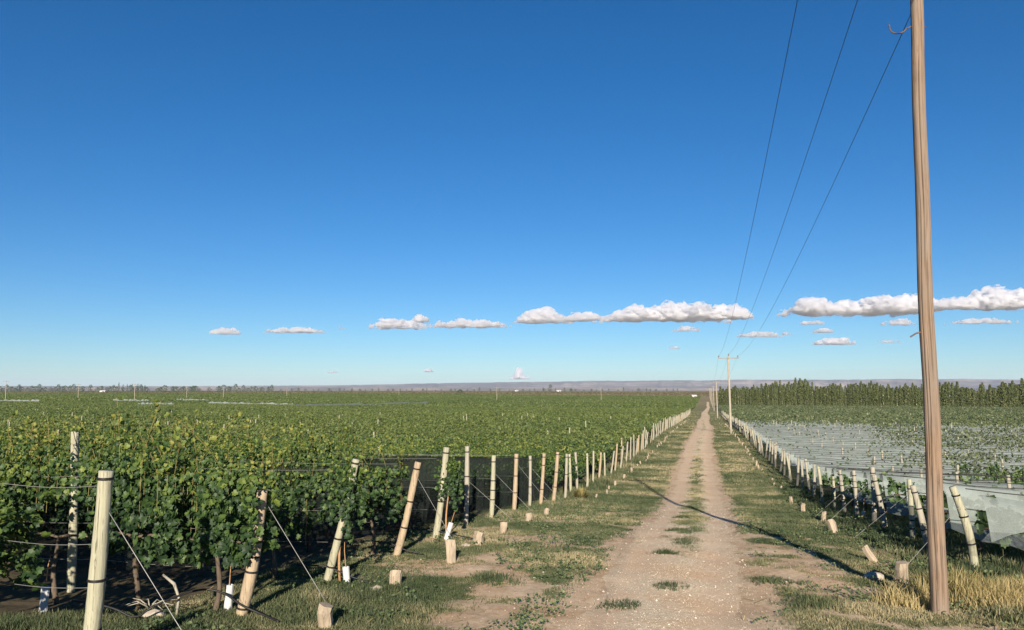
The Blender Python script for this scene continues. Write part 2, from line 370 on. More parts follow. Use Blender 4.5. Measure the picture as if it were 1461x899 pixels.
def make_road():
    us = np.concatenate([np.arange(-6, 60, 0.2), np.arange(60, 200, 0.8), np.arange(200, 620, 4)])
    js = np.linspace(-1, 1, 23); U, J = np.meshgrid(us, js, indexing='ij')
    hw = 1.33 + 0.35 * (fbm(U * 0.5, J * 0 + 3, 61) - 0.5) + 0.25 * (vn(U * 2.2, J * 0 + 8 * np.sign(J), 62) - 0.5)
    hw = hw + 0.12 * (1 - ss(8, 14, U)) * (J < 0)
    hw = hw * (1 - 0.35 * ss(200, 420, U))
    V = road_c(U) + J * hw + 1.6 * np.sin(ss(280, 460, U) * 2.2) * ss(280, 460, U)
    lift = 0.012 - 0.05 * np.abs(J) ** 8
    Z = gz(V, U) + np.where(U > 70, 0.05 + 0.06 * ss(70, 400, U), lift)
    n, k = V.shape; idx = np.arange(n * k).reshape(n, k)
    F = np.stack([idx[:-1, :-1], idx[:-1, 1:], idx[1:, 1:], idx[1:, :-1]], -1).reshape(-1, 4)
    rut = np.exp(-((np.abs(V - road_c(U)) - 0.78) / 0.35) ** 2)
    me = mesh_np("dirt_track", np.stack([V, U, Z], -1).reshape(-1, 3), F, roadmat(), attr={'rut': ('POINT', rut.ravel()), 'edge': ('POINT', ss(.5, .95, np.abs(J) + .35 * (fbm(V * 3, U * 2, 64) - .5)).ravel())}, smooth=True)
    tag(link("dirt_track", me), kind='structure')
make_road()

def make_plateau():
    m = hillmat()
    for nm, dist, hs, slope, seed in (("distant_plateau", 15500, [(-60, 60), (-36, 80), (-27, 98), (-18, 150), (-8, 185), (2, 200), (10, 202), (16, 190), (24, 172), (40, 160)], 1700, 3),
                                      ("low_far_hills", 10500, [(-60, 42), (-30, 40), (-14, 42), (-5, 32), (5, 22), (15, 20), (40, 25)], 900, 5)):
        th = np.linspace(-62, 42, 520); rs = np.array([0, .15, .3, .45, .6, .75, .88, 1.0, 1.02, 1.3])
        prof = np.array([0, .06, .16, .3, .48, .68, .9, 1.0, 1.0, 1.02])
        TH, K = np.meshgrid(th, np.arange(len(rs)), indexing='ij')
        h = np.interp(TH, [a for a, b in hs], [b for a, b in hs])
        gl = fbm(TH * 1.6, K * 0.0 + 1, seed, 5)
        r = dist - slope + rs[K] * slope + (gl - 0.5) * slope * 0.7
        ang = R(1) * TH
        hh = (h + 40) * (prof[K]) * (1 + (fbm(TH * 0.5, K * 0.3, seed + 9) - 0.5) * 0.10 * (prof[K] > .5)) - 40
        Vv = r * np.sin(ang); Uu = r * np.cos(ang)
        idx = np.arange(Vv.size).reshape(Vv.shape)
        F = np.stack([idx[:-1, :-1], idx[:-1, 1:], idx[1:, 1:], idx[1:, :-1]], -1).reshape(-1, 4)
        tag(link(nm, mesh_np(nm, np.stack([Vv, Uu, hh], -1).reshape(-1, 3), F, m, smooth=True)), kind='structure')
make_plateau()

# haze: one closed box of air
def make_haze():
    mb = MB(); L = 19000; mb.box((0, L * 0.35, 60), (2 * L, 2 * L * 0.75, 400))
    m, t, o = mat("air"); v = t.nodes.new("ShaderNodeVolumePrincipled")
    v.inputs['Color'].default_value = (0.62, 0.76, 1.0, 1); v.inputs['Density'].default_value = HAZE; v.inputs['Anisotropy'].default_value = 0.0
    t.links.new(v.outputs[0], o.inputs['Volume'])
    tag(link("haze", mb.mesh("haze", m)), kind='stuff')
HAZE = 3.4e-5
make_haze()

# ------------------------------------------------------------------ leaves
LOBE = np.array([[0, 0.42, -.10], [0, 0, 0], [.30, -.10, .05], [.52, .18, .06], [.36, .38, 0], [.44, .70, .07], [.16, .72, 0], [0, 1.0, .04],
                 [-.16, .72, 0], [-.44, .70, .07], [-.36, .38, 0], [-.52, .18, .06], [-.30, -.10, .05]])
LOBE_F = np.array([[0, i, i + 1] for i in range(1, 12)] + [[0, 12, 1]])
DIA = np.array([[0, 0, 0], [.42, .45, .10], [0, 1, 0], [-.42, .45, .10]]); DIA_F = np.array([[0, 1, 2], [0, 2, 3]])
def leaves(P, nrm, size, shape='lobe', tip=None):
    n = len(P); T, F = (LOBE, LOBE_F) if shape == 'lobe' else (DIA, DIA_F)
    nrm = nrm / (np.linalg.norm(nrm, axis=1)[:, None] + 1e-9)
    t0 = (np.array([0, 0, -1.0]) + rng.normal(0, 0.55, (n, 3))) if tip is None else tip
    y = t0 - (t0 * nrm).sum(1)[:, None] * nrm; y /= np.linalg.norm(y, axis=1)[:, None] + 1e-9
    x = np.cross(y, nrm)
    V = P[:, None, :] + size[:, None, None] * (T[None, :, 0, None] * x[:, None, :] + T[None, :, 1, None] * y[:, None, :] + T[None, :, 2, None] * nrm[:, None, :])
    FF = (F[None] + (np.arange(n) * len(T))[:, None, None]).reshape(-1, F.shape[1])
    return V.reshape(-1, 3), FF, len(F)
def leafmesh(name, P, nrm, size, m, shape='lobe', rnd=None, tip=None):
    V, F, k = leaves(P, nrm, size, shape, tip)
    rnd = rng.random(len(P)) if rnd is None else rnd
    return mesh_np(name, V, F, m, attr={'rnd': ('FACE', np.repeat(rnd, k))})

def vine_pts(n, zlo, zhi, halfw, depth, shoots=5, shootl=0.5, seed=0):
    r = np.random.default_rng(seed)
    z = zlo + (zhi - zlo) * r.random(n) ** 0.85
    x = r.uniform(-halfw, halfw, n)
    bul = 0.5 + 1.0 * vn(x * 2.6 + seed * 7, z * 2.6, 5)
    taper = np.sqrt(np.clip(1 - ((z - (zlo + zhi) / 2) / ((zhi - zlo) / 2 + .05)) ** 2, 0.12, 1))
    side = np.where(r.random(n) < 0.5, -1, 1)
    y = side * depth * bul * taper * np.sqrt(r.random(n) * .6 + .4)
    hole = vn(x * 3.1 + seed * 5, z * 3.1 + seed, 15)
    lowc = vn(x * 2.5 + seed * 3, x * 0, 6) * 0.35
    keep = (z > zlo + lowc) & ((hole > .31) | (r.random(n) < .25))
    P = np.stack([x, y, z], 1)[keep]; side = side[keep]
    nr = np.stack([r.normal(0, .6, len(P)), side * 0.75 + r.normal(0, .5, len(P)), r.normal(.35, .55, len(P))], 1)
    sp = []; sn = []; stems = []
    for k in range(shoots):
        x0 = r.uniform(-halfw, halfw); y0 = r.normal(0, depth * .5); L = shootl * r.uniform(.4, 1.3); lean = r.normal(0, .25, 2)
        m = int(L / 0.03); s = np.linspace(0, 1, m)
        q = np.stack([x0 + lean[0] * L * s ** 1.5, y0 + lean[1] * L * s ** 1.5, zhi - .12 + L * s], 1)
        stems.append(q); q2 = q + r.normal(0, .045, q.shape); sp.append(q2); sn.append(r.normal(0, .6, q.shape) + np.array([0, .0, .6]))
    if sp: P = np.vstack([P] + sp); nr = np.vstack([nr] + sn)
    return P, nr, stems

def trunk_mesh(nm, h=0.95, seed=0, r0=0.035, hw=0.6, mt=None):
    r = np.random.default_rng(seed + 50); mb = MB(); s = np.linspace(0, 1, 8)
    mb.tube(np.stack([.06 * np.sin(s * 4 + seed), .04 * np.cos(s * 5 + seed), s * h - .05], 1), r0 * (1.2 - .5 * s), 7, wob=.3)
    for sg in (-1, 1):
        mb.tube(np.stack([.06 * np.sin(4 + seed) + sg * s * hw, .03 * np.sin(s * 6 + seed), h - .06 + .05 * np.sin(s * 3)], 1), r0 * (.6 - .25 * s), 5, wob=.3)
    return mb.mesh(nm, mt or M_bark, True)

vine_protos = []
def make_vine(seed, n, zlo, zhi, halfw, depth, shoots, shootl, leaf=(.052, .10), m=None, young=False):
    P, nr, stems = vine_pts(n, zlo, zhi, halfw, depth, shoots, shootl, seed)
    r = np.random.default_rng(seed)
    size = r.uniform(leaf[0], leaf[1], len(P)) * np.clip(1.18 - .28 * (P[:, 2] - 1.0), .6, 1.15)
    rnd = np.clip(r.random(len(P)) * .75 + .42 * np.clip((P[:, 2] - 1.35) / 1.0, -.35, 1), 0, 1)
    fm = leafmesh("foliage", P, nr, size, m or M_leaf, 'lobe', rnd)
    if young:
        mb = MB(); s = np.linspace(0, 1, 8)
        mb.tube(np.stack([.03 * np.sin(s * 4), .02 * np.cos(s * 3), s * (zlo + .5)], 1), .02 * (1.1 - .4 * s), 7)
        tm = mb.mesh("trunk", M_cane, True)
    else:
        tm = trunk_mesh("trunk", min(.95, zlo + .35), seed, hw=halfw * .9)
    cn = None
    if stems and not young:
        mb = MB()
        for q in stems[:9]: mb.tube(np.vstack([q[0] - [0, 0, .7], q[::3], q[-1]]), .005, 4, cap=False)
        cn = mb.mesh("cane", M_cane2, True)
    return fm, tm, cn
M_cane2 = simple("green_cane", (0.16, 0.13, 0.05), 0.7, 0.3, 12, spec=0.2)
VM = {}
for k in range(6): VM['tall', k] = make_vine(100 + k, 1550, .58, 1.84, .74, .30, 11, .74)
for k in range(2): VM['high', k] = make_vine(180 + k, 520, 1.25, 2.05, .74, .28, 12, .5)
for k in range(5): VM['mid', k] = make_vine(200 + k, 1150, .60, 1.80, .72, .30, 9, .45)
for k in range(3): VM['young', k] = make_vine(300 + k, 950, .62, 1.8, .27, .24, 3, .3, (.05, .09), young=True)
for k in range(2): VM['low', k] = make_vine(320 + k, 500, .55, 1.35, .6, .26, 3, .35)
for k in range(4): VM['net', k] = make_vine(400 + k, 420, .75, 1.52, .7, .15, 9, .45, (.09, .15), M_leaf_net)
for k in range(2): VM['bagged', k] = make_vine(440 + k, 520, .45, 1.62, .66, .24, 0, .3)
for k in range(3): VM['sparse', k] = make_vine(420 + k, 170, .6, 1.25, .7, .15, 2, .4, (.09, .14), M_leaf_net)
def vine(kind, v, u, label, group, sc=1.0, flip=None):
    k = random.randrange(len([1 for a in VM if a[0] == kind])); fm, tm, cn = VM[kind, k]
    o = empty("grapevine", (v, u, G(v, u)), (math.pi if (random.random() < .5 if flip is None else flip) else 0) + random.uniform(-.06, .06))
    s = sc * random.uniform(.90, 1.10); o.scale = (1, random.uniform(.9, 1.1), s)
    tag(o, label, "grapevine", group)
    link("foliage", fm, o); link("trunk", tm, o)
    if cn and math.hypot(v, u) < 19: link("cane", cn, o)
    return o

ROW = 2.45; U0 = 6.7
def lrow(k): return [6.7, 9.25, 11.62, 14.5, 16.8, 19.1, 21.5, 24.15, 26.2, 28.2, 30.6, 32.7, 34.7][k] if k < 13 else 34.7 + (k - 12) * ROW
LV = []    # (kind, v, u, label)
GL = "grapevines in the left vineyard"
ORD = ["first", "second", "third", "fourth", "fifth", "sixth", "seventh", "eighth", "ninth", "tenth", "eleventh", "twelfth", "thirteenth", "fourteenth", "fifteenth", "sixteenth"]
def place_left():
    # row 0: only its last vine shows at the left edge
    vine('tall', -7.72, lrow(0) + .1, "yellow-green grapevine at the lower left corner, nearest of all", GL, .92)
    vine('tall', -9.3, lrow(0), "grapevine in the nearest row at the left edge of the picture", GL, .95)
    labs1 = ["dense grapevine just left of the tan bent end post", "dense dark green grapevine behind the nearest end post, right half", "tall grapevine behind the nearest end post, left half",
             "tall grapevine left of the nearest end post with reddish shoots", "grapevine at the left edge in the second row"]
    for i, v in enumerate((-6.35, -7.6, -8.9, -10.2, -11.5)):
        vine('high' if i == 2 else 'tall', v, lrow(1), labs1[i], GL, 1.06 if i in (1, 3) else 1.0)
    vine('young', -5.75, lrow(2) + .05, "young grapevine climbing beside the grey leaning end post, above a white tube", GL, 1.1)
    vine('low', -6.95, lrow(2), "low grapevine left of the grey leaning end post", GL)
    vine('mid', -6.5, lrow(3), "grapevine hanging against the tan leaning end post", GL, 1.0)
    vine('young', -5.72, lrow(4) + .05, "young bushy grapevine beside the fifth end post, on a leaning white tube", GL, .98)
    for k in range(6, 10):
        for v in (-7.3, -8.5): vine('bagged', v, lrow(k), f"dim grapevine inside the black netting behind the {ORD[k]} left end post, {'nearer' if v > -8 else 'farther from'} the track", GL, .95)
    for k in range(2, 22):
        u = lrow(k); lim = -(1.14 * u + 1.2)
        v0 = {2: -8.3, 3: -7.9, 4: -8.6}.get(k, -9.2 if k < 10 else -6.75)
        v = v0; i = 0
        while v > lim:
            if k <= 4: lab = f"{ORD[i]} full grapevine from the track end of the row at the {ORD[k]} left end post"
            elif k < 10: lab = "grapevine in the rows behind the black netting on the left"
            else: lab = "grapevine in the farther rows of the left field, beyond the black netting"
            global NV
            if NV < 228:
                vine('tall' if k < 6 and random.random() < .7 else 'mid', v, u, lab, {0: GL}.get(0)); NV += 1
            else: REST.append((v, u))
            v -= 1.28; i += 1
NV = 0; REST = []
place_left()
GRR = "grapevines under the white netting on the right"
def rrow(k): return 15.9 + ROW * k
def green_r(v, u):
    f = fbm(v * .12, u * .10, 77)
    w = np.clip(np.asarray(u, float) - 30, 0, 70); p = .05 + .72 * ss(5.5, 12, v - 0.15 * w)
    p = np.clip(p * .62 + ss(90, 140, u) * .7, 0, 1)
    return np.clip(p * ss(.34, .54, f + ss(90, 130, u) * .25 + .08), 0, 1)
NR = 0
for k in range(0, 14):
    u = rrow(k); v = 5.4; lim = .37 * u + 2.5
    while v < lim and NR < 66:
        g = float(green_r(v, u))
        vine('net' if g > .35 or k == 0 and v > 5.9 else 'sparse', v, u, "grapevine poking through the white netting in the right field", GRR); NR += 1
        v += 1.3

# ------------------------------------------------------------------ the vineyards as far as they go (uncountable rest)
def field(name, m, rows, vlo, vhi, spec, dens=None, topz=1.9, zlow=.55, yw=.2, core=True):
    """rows of clipped vines, leaf clumps in their real places, plus a solid inner hedge of wood and leaf"""
    P = []; Nn = []; Sz = []; Rd = []; cv = []; cf = []; nv = 0
    for u in rows:
        a, b = vlo(u), vhi(u)
        if b - a < 1: continue
        ls, per = spec(u)
        n = int((b - a) * per)
        v = rng.uniform(a, b, n)
        if dens is not None: v = v[rng.random(len(v)) < dens(v, u)]
        n = len(v); 
        gap = vn(v * .5, v * 0 + u, 3) 
        hh = topz * (.86 + .24 * vn(v * .8, v * 0 + u * 3.1, 8))
        t = rng.random(n) ** .45
        z = zlow + (hh - zlow) * t
        z = np.where(rng.random(n) < .07, z + rng.random(n) * .35, z)
        y = rng.normal(0, yw, n) * (1.1 - .4 * t)
        P.append(np.stack([v, u + y, gz(v, np.full(n, u)) + z], 1))
        Nn.append(np.stack([rng.normal(0, .5, n), -.5 + rng.normal(0, .6, n), .6 + rng.normal(0, .4, n)], 1))
        Sz.append(ls * rng.uniform(.7, 1.3, n))
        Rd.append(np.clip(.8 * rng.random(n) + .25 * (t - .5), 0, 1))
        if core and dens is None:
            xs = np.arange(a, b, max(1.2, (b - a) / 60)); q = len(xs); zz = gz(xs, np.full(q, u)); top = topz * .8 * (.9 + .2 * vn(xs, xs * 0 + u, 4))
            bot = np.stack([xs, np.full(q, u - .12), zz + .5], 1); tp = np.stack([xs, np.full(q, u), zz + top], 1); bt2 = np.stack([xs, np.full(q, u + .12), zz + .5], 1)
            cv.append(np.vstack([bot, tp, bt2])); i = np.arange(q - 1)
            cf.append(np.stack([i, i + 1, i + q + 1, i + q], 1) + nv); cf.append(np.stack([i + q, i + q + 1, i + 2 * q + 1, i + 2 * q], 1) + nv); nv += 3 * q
    P = np.vstack(P); V, F, k = leaves(P, np.vstack(Nn), np.concatenate(Sz), 'dia')
    rd = np.repeat(np.concatenate(Rd), k); mi = np.zeros(len(F), int); fs = [F]
    if cv:
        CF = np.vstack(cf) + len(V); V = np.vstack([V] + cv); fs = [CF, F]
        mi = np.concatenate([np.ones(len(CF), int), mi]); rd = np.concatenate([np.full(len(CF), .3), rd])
    me = mesh_np(name, V, fs, [m, M_core], mi=mi, attr={'rnd': ('FACE', rd)})
    return link(name, me)
def lspec(u): return (.19, 75) if u < 75 else (.25, 38) if u < 130 else (.36, 15) if u < 300 else (.75, 3.0)
rows = [lrow(k) for k in range(16, 420) if lrow(k) < 860]
done_to = max([o.location.y for o in COL.objects if o.name.startswith('grapevine') and o.location.x < -6.5])
rows = [u for u in rows if u > done_to + 1]
# fill the part of the last rows the individuals did not reach
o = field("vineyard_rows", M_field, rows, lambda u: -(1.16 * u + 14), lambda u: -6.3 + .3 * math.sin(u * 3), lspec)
tag(o, "endless rows of green grapevines filling the left field to the plain", "vineyard", kind='stuff')
if REST:
    ra = np.array(REST); n = 110; v = np.repeat(ra[:, 0], n) + rng.uniform(-.66, .66, len(ra) * n); u = np.repeat(ra[:, 1], n)
    t = rng.random(len(v)) ** .5; z = .55 + 1.35 * t + rng.normal(0, .08, len(v)); y = rng.normal(0, .2, len(v))
    P = np.stack([v, u + y, gz(v, u) + z], 1); Nn = np.stack([rng.normal(0, .5, len(v)), -.5 + rng.normal(0, .6, len(v)), .6 + rng.normal(0, .4, len(v))], 1)
    tag(link("vineyard_rows", leafmesh("vineyard_rows", P, Nn, rng.uniform(.12, .19, len(v)), M_leaf, 'dia')), "green tops of the middle vine rows across the left field", "vineyard", kind='stuff')
rr = [rrow(k) for k in range(0, 180) if rrow(k) < 415]
rmax = max([o.location.y for o in COL.objects if o.name.startswith('grapevine') and o.location.x > 4])
def rhi(u): return min(.40 * u + 8, 330)
o = field("netted_vineyard_rows", M_field_r, [u for u in rr if u > rmax + 1], lambda u: 5.0, rhi,
          lambda u: (.17, 60) if u < 80 else (.24, 26) if u < 130 else (.4, 14), dens=green_r, topz=1.82, zlow=1.35, yw=.12)
tag(o, "rows of grapevines with pale netting filling the right field up to the poplars", "vineyard", kind='stuff')
o = field("netted_vineyard_hedge", M_field_r, [u for u in rr if u > 118], lambda u: 5.2, rhi, lambda u: (.36, 6), topz=1.6, core=False)
tag(o, "low green vine rows in the far half of the right field", "vineyard", kind='stuff')

M_scrub = leafmat("brown_scrub_leaf", [(0.0, (0.072, 0.056, 0.032)), (0.5, (0.136, 0.100, 0.056)), (0.8, (0.128, 0.128, 0.056)), (1.0, (0.240, 0.192, 0.120))], posn=True, big=(0.006, (0.560, 0.720, 0.560)))
o = field("brown_scrub", M_scrub, list(np.arange(480, 860, 7.0)), lambda u: 1.5 + u * .004, lambda u: 30 + .05 * u, lambda u: (.9, 1.2), topz=2.2, zlow=.1, yw=2.2, core=False)
tag(o, "reddish brown scrub where the track ends, left of the poplars", "scrub", kind='stuff')
o = field("brown_scrub", M_scrub, list(np.arange(862, 1500, 8.0)), lambda u: -1.2 * u, lambda u: .5 * u, lambda u: (1.5, .33), topz=2.0, zlow=.1, yw=2.5, core=False)
tag(o, "brownish vineyards and scrub of the plain beyond the green field", "scrub", kind='stuff')
# ------------------------------------------------------------------ nets
def net_row(u, v0, v1, top, low, half, m, label, group, name, seed, ragged=.12, onesided=False, step=.35):
    r = np.random.default_rng(seed)
    xs = np.arange(v0, v1, step) if v1 > v0 else np.arange(v1, v0, step)
    zz = gz(xs, np.full(len(xs), u))
    prof = [(-half * 1.25, low), (-half * 1.0, low + (top - low) * .35), (-half * .7, low + (top - low) * .75), (-half * .35, top - .06), (0, top), (half * .6, top - .05), (half, low + (top - low) * .75), (half * 1.1, low + (top - low) * .35), (half * 1.2, low)]
    if onesided: prof = prof[:5] if seed < 84 else prof[:7]
    V = []
    for j, (y, h) in enumerate(prof):
        wz = (vn(xs * 1.1, xs * 0 + seed + j * .4, 11) - .5) * ragged * (1.6 if h == low else .6)
        wy = (vn(xs * 1.7, xs * 0 + seed * 2 + j * .5, 12) - .5) * .16
        V.append(np.stack([xs, u + y + wy, zz + h + wz], 1))
    V = np.vstack(V); n = len(xs); i = np.arange(n - 1); F = np.vstack([np.stack([i + a * n, i + 1 + a * n, i + 1 + (a + 1) * n, i + (a + 1) * n], 1) for a in range(len(prof) - 1)])
    me = mesh_np(name, V, F, m, smooth=True)
    return tag(link(name, me), label, "netting", group)
for k in range(3, 11):
    u = lrow(k)
    net_row(u, -13.5 if k > 5 else -9, -6.05 if k > 3 else -6.9, 1.72, .12 if k < 9 else .08, .22, M_netb,
            f"black netting over the bare row end behind the {ORD[k]} left end post", "black netting on the left row ends", "black_net", 30 + k, .1)
for k in range(0, 80):
    u = rrow(k); 
    if k == 0: lab = "nearest white net panel, right of the wooden utility pole, loose at its lower edge"
    elif k == 1: lab = "white net over the second row, seen just left of the utility pole"
    elif k < 14: lab = f"white net on the {ORD[k]} netted row counted from the near end of the right field"
    else: lab = "white net draped over a far vine row in the right field"
    net_row(u, (4.7 if k < 2 else 4.95) + .25 * float(vn(k * 1.7, 0.5, 4)), min(.40 * u + 6, 330), 1.5 if k else 1.42, .75 if k == 0 else .55, .40, M_netw, lab, "white nets over the right rows", "white_net", 80 + k, .22, onesided=True, step=.3 if u < 50 else .8)
def far_net(x0, D0, x1, D1, w, lab, seed):
    a = np.array(at(x0, D0)); b = np.array(at(x1, D1)); n = 60; t = np.linspace(0, 1, n)[:, None]; P = a + (b - a) * t; d = (b - a) / np.linalg.norm(b - a); q = np.array([-d[1], d[0]])
    V = []
    for j, (y, h) in enumerate(((-w, 1.0), (-w * .5, 2.05), (0, 2.3), (w * .5, 2.05), (w, 1.0))):
        Q = P + q * y; V.append(np.stack([Q[:, 0], Q[:, 1], gz(Q[:, 0], Q[:, 1]) + h + .8 * (vn(t[:, 0] * 25, t[:, 0] * 0 + seed, 2) - .5)], 1))
    V = np.vstack(V); i = np.arange(n - 1); F = np.vstack([np.stack([i + c * n, i + 1 + c * n, i + 1 + (c + 1) * n, i + (c + 1) * n], 1) for c in range(4)])
    tag(link("white_net", mesh_np("white_net", V, F, M_netw, smooth=True)), lab, "netting", "pale net strips in the left field")
for i, (x0, D0, x1, D1, lab) in enumerate(((424, 300, 612, 420, "long pale net strip running slantwise through the middle of the left field"), (-20, 330, 60, 330, "short pale net strip at the left edge of the far left field"),
        (165, 380, 215, 385, "pale net strip below the bright third field pole"), (200, 300, 250, 305, "short pale net strip right of the third field pole"), (255, 420, 300, 425, "pale net strip at the fourth field pole foot"),
        (300, 340, 420, 330, "faint pale net strip joining the long slanting one"))): far_net(x0, D0, x1, D1, .26, lab, i)
net_row(lrow(2), -14.5, -7.9, 1.45, .1, .20, M_netb, "black netting under the vines of the third row, deepening the shade at the left", "black netting on the left row ends", "black_net", 27, .1)  # this net and the next added to darken the space below the canopies
net_row(lrow(3), -16, -8.6, 1.5, .1, .20, M_netb, "black netting along the fourth vine row darkening the gap behind the trunks", "black netting on the left row ends", "black_net", 28, .1)
# the loose, torn net corner at the right edge
def loose_net():
    V = []; n = 90; s = np.linspace(0, 1, n)
    for j in range(9):
        t = j / 8; xs = 4.75 + s * 3.3
        fold = .05 * np.sin(s * 46 + 2.0 * np.sin(s * 9)) * (.3 + t)
        y = 15.45 - t * (.45 + .3 * np.sin(s * 5 + .6)) + fold
        zt = gz(xs, y * 0 + 15.5) + .80; hole = .62 * np.exp(-(s / .28) ** 2)
        zb = gz(xs, y) + .10 + hole + .12 * np.sin(s * 8) ** 2
        V.append(np.stack([xs - .35 * t * (1 - s), y, zt + (zb - zt) * t ** .8], 1))
    V = np.vstack(V); i = np.arange(n - 1)
    F = np.vstack([np.stack([i + a * n, i + 1 + a * n, i + 1 + (a + 1) * n, i + (a + 1) * n], 1) for a in range(8)])
    tag(link("loose_net", mesh_np("loose_net", V, F, netmat("torn_net", (.30, .33, .32), .30, 5, (5, 2, .6)), smooth=True)), "torn bunch of white netting trailing towards the yellow grass at the right edge", "netting")
loose_net()

# ------------------------------------------------------------------ posts
def post_geo(H, lean, leany=0.0, r=.078, bend=.03, seed=0, seg=12, rings=26):
    s = np.linspace(0, 1, rings); rr = np.random.default_rng(seed)
    x = lean * s + bend * np.sin(s * np.pi * rr.uniform(.8, 1.4)) ; y = leany * s
    pts = np.stack([x, y, -.15 + (H + .15) * s], 1)
    rad = r * (1.06 - .14 * s) * (1 + .05 * np.sin(s * 9 + seed)); return pts, rad
def ring_on(mb, pts, rad, h, w=.012, turns=2):
    z = pts[:, 2]; c = np.array([np.interp(h, z, pts[:, k]) for k in range(3)]); r = float(np.interp(h, z, rad)) + .004
    d = pts[-1] - pts[0]; d /= np.linalg.norm(d)
    a = np.cross(d, [0, 1, 0]); a /= np.linalg.norm(a); b = np.cross(d, a)
    th = np.linspace(0, 2 * np.pi * turns, 14 * turns)
    P = c + r * (np.cos(th)[:, None] * a + np.sin(th)[:, None] * b) + d * np.linspace(-w, w, len(th))[:, None]
    mb.tube(P, .0085, 5)
def make_post(v, u, H, lean, m, label, group, bands=(.93, .6, .35), r=.078, bend=.03, seed=0, guy=None, leany=0.0, name="end_post"):
    r *= .87
    o = empty(name, (v, u, G(v, u)))
    tag(o, label, "post", group)
    pts, rad = post_geo(H, lean, leany, r, bend, seed)
    mb = MB(); mb.tube(pts, rad, 16, wob=.11); link("wooden_shaft", mb.mesh("wooden_shaft", m, True), o)
    for hb in bands:
        mb = MB(); ring_on(mb, pts, rad, hb * H); link("tie_band", mb.mesh("tie_band", M_black, True), o)
    if guy is not None:
        gh, (gv, gu, gh2) = guy
        p0 = np.array([np.interp(gh * H, pts[:, 2], pts[:, k]) for k in range(3)]) + np.array([rad[5], 0, 0])
        p1 = np.array([gv - v, gu - u, G(gv, gu) + gh2 - G(v, u)])
        mb = MB(); mb.tube(np.array([p0 + (p1 - p0) * t for t in np.linspace(0, 1, 6)]), .0042, 5); link("guy_wire", mb.mesh("guy_wire", M_wire, True), o)
    return o
def make_stake(v, u, H, r, rx, ry, label, group, name="anchor_stake", m=None, square=False):
    mb = MB(); s = np.array([-.5, .3, .75, 1.0]); tp = np.array([.95, 1, 1.02, 1.04])
    pts = np.stack([s * 0, s * 0, s * H], 1); pts[-1, 0] += .3 * r; pts[-1, 2] -= .0; mb.tube(pts, r * tp, 6 if square else 9, wob=.22)
    q = mb.v[0]; top_ = q[:, 2] > .9 * H; q[top_, 2] += (q[top_, 0] * random.uniform(-.3, .3) + q[top_, 1] * random.uniform(-.3, .3)); mb.v[0] = q
    o = link(name, mb.mesh(name, m or M_wstub, False), None, (v, u, G(v, u) - .02)); o.rotation_euler = (rx, ry, random.uniform(0, 3))
    return tag(o, label, "stake", group)
GP = "end posts along the left side of the track"; GS = "anchor stakes left of the track"
spec = [  # v, H, lean, mat, bands, r, bend, label, guy height
    (-6.02, 1.88, .12, M_wgreen, (.96, .43, .17), .088, .01, "nearest and thickest end post, pale green wood, at the lower left", .78),
    (-6.0, 1.62, .26, M_wtan, (.60, .48, .36, .07), .085, .07, "bent tan end post, second from the left, leaning towards the track", .9),
    (-6.0, 1.93, .5, M_wgreen, (.97, .70, .35, .12), .068, .02, "strongly leaning pale grey-green end post, third from the left", None),
    (-6.0, 1.80, .48, M_wtan, (.93, .58, .3), .078, .02, "leaning tan end post, fourth from the left", .82),
    (-6.0, 2.0, .28, M_wgreen, (.94, .64, .4), .085, .02, "mossy green end post leaning slightly, fifth from the left", None),
    (-6.0, 1.98, .04, M_wgrey, (.93, .62), .07, .01, "upright pale end post standing tallest, sixth from the left", .55),
    (-6.0, 1.76, .08, M_wgreen, (.9, .6, .45, .3), .078, .01, "upright pale end post with four black ties, seventh from the left", .7),
    (-6.0, 1.8, .10, M_wtan, (.93, .62, .33), .08, .01, "thick tan end post, eighth from the left", .8),
    (-5.95, 1.74, .03, M_wgrey, (.92, .4), .06, .01, "thin pale end post close behind the thick tan one", .75),
    (-6.0, 1.85, .15, M_wtan, (.93, .77, .3), .075, .01, "tan end post leaning right, tenth from the left", None),
    (-6.0, 1.95, .2, M_wtan, (.95, .6, .3), .085, .02, "thick tan end post above the tan mound of dry grass", None),
    (-5.9, 1.9, .1, M_wgrey, (.93, .55), .07, .01, "thin pale end post just right of a thick tan one", None),
    (-6.0, 1.86, -.04, M_wgreen, (.93, .55), .07, .01, "pale end post leaning slightly left near the dry grass mound", None)]
stake_lab = ["sawn wooden stub at the bottom edge, nearest the camera", "squat tan stub casting a shadow beside the loose hose end", "pointed leaning slab of wood left of the track",
             "square sawn stub behind the leaning slab", "small square stub, fourth along the left verge", "leaning pale stub, fifth along the left verge", "low stub in thin grass below the paired posts"]
for k, (v, H, ln, m, bands, r, bend, lab, gh) in enumerate(spec):
    sv, su = -4.75, lrow(k) + .1
    guy = (gh, (sv, su, .18)) if gh else None
    if k == 0: guy = (.78, (-4.75, 6.75, .12))
    make_post(v, lrow(k), H, ln, m, lab, GP, bands, r, bend, 10 + k, guy)
st = [(-4.66, 9.1, .32, .09, .1, -.22), (-4.85, 11.76, .24, .095, 0, 0), (-4.72, 14.17, .42, .10, .1, .25), (-4.85, 16.36, .28, .11, 0, .03), (-4.86, 18.5, .27, .09, .1, -.05), (-4.84, 21.07, .28, .085, 0, -.2), (-4.84, 23.6, .2, .08, 0, .1)]
for i, (v, u, H, r, rx, ry) in enumerate(st): make_stake(v, u, H, r, rx, ry, stake_lab[i], GS, square=i in (0, 2, 3))
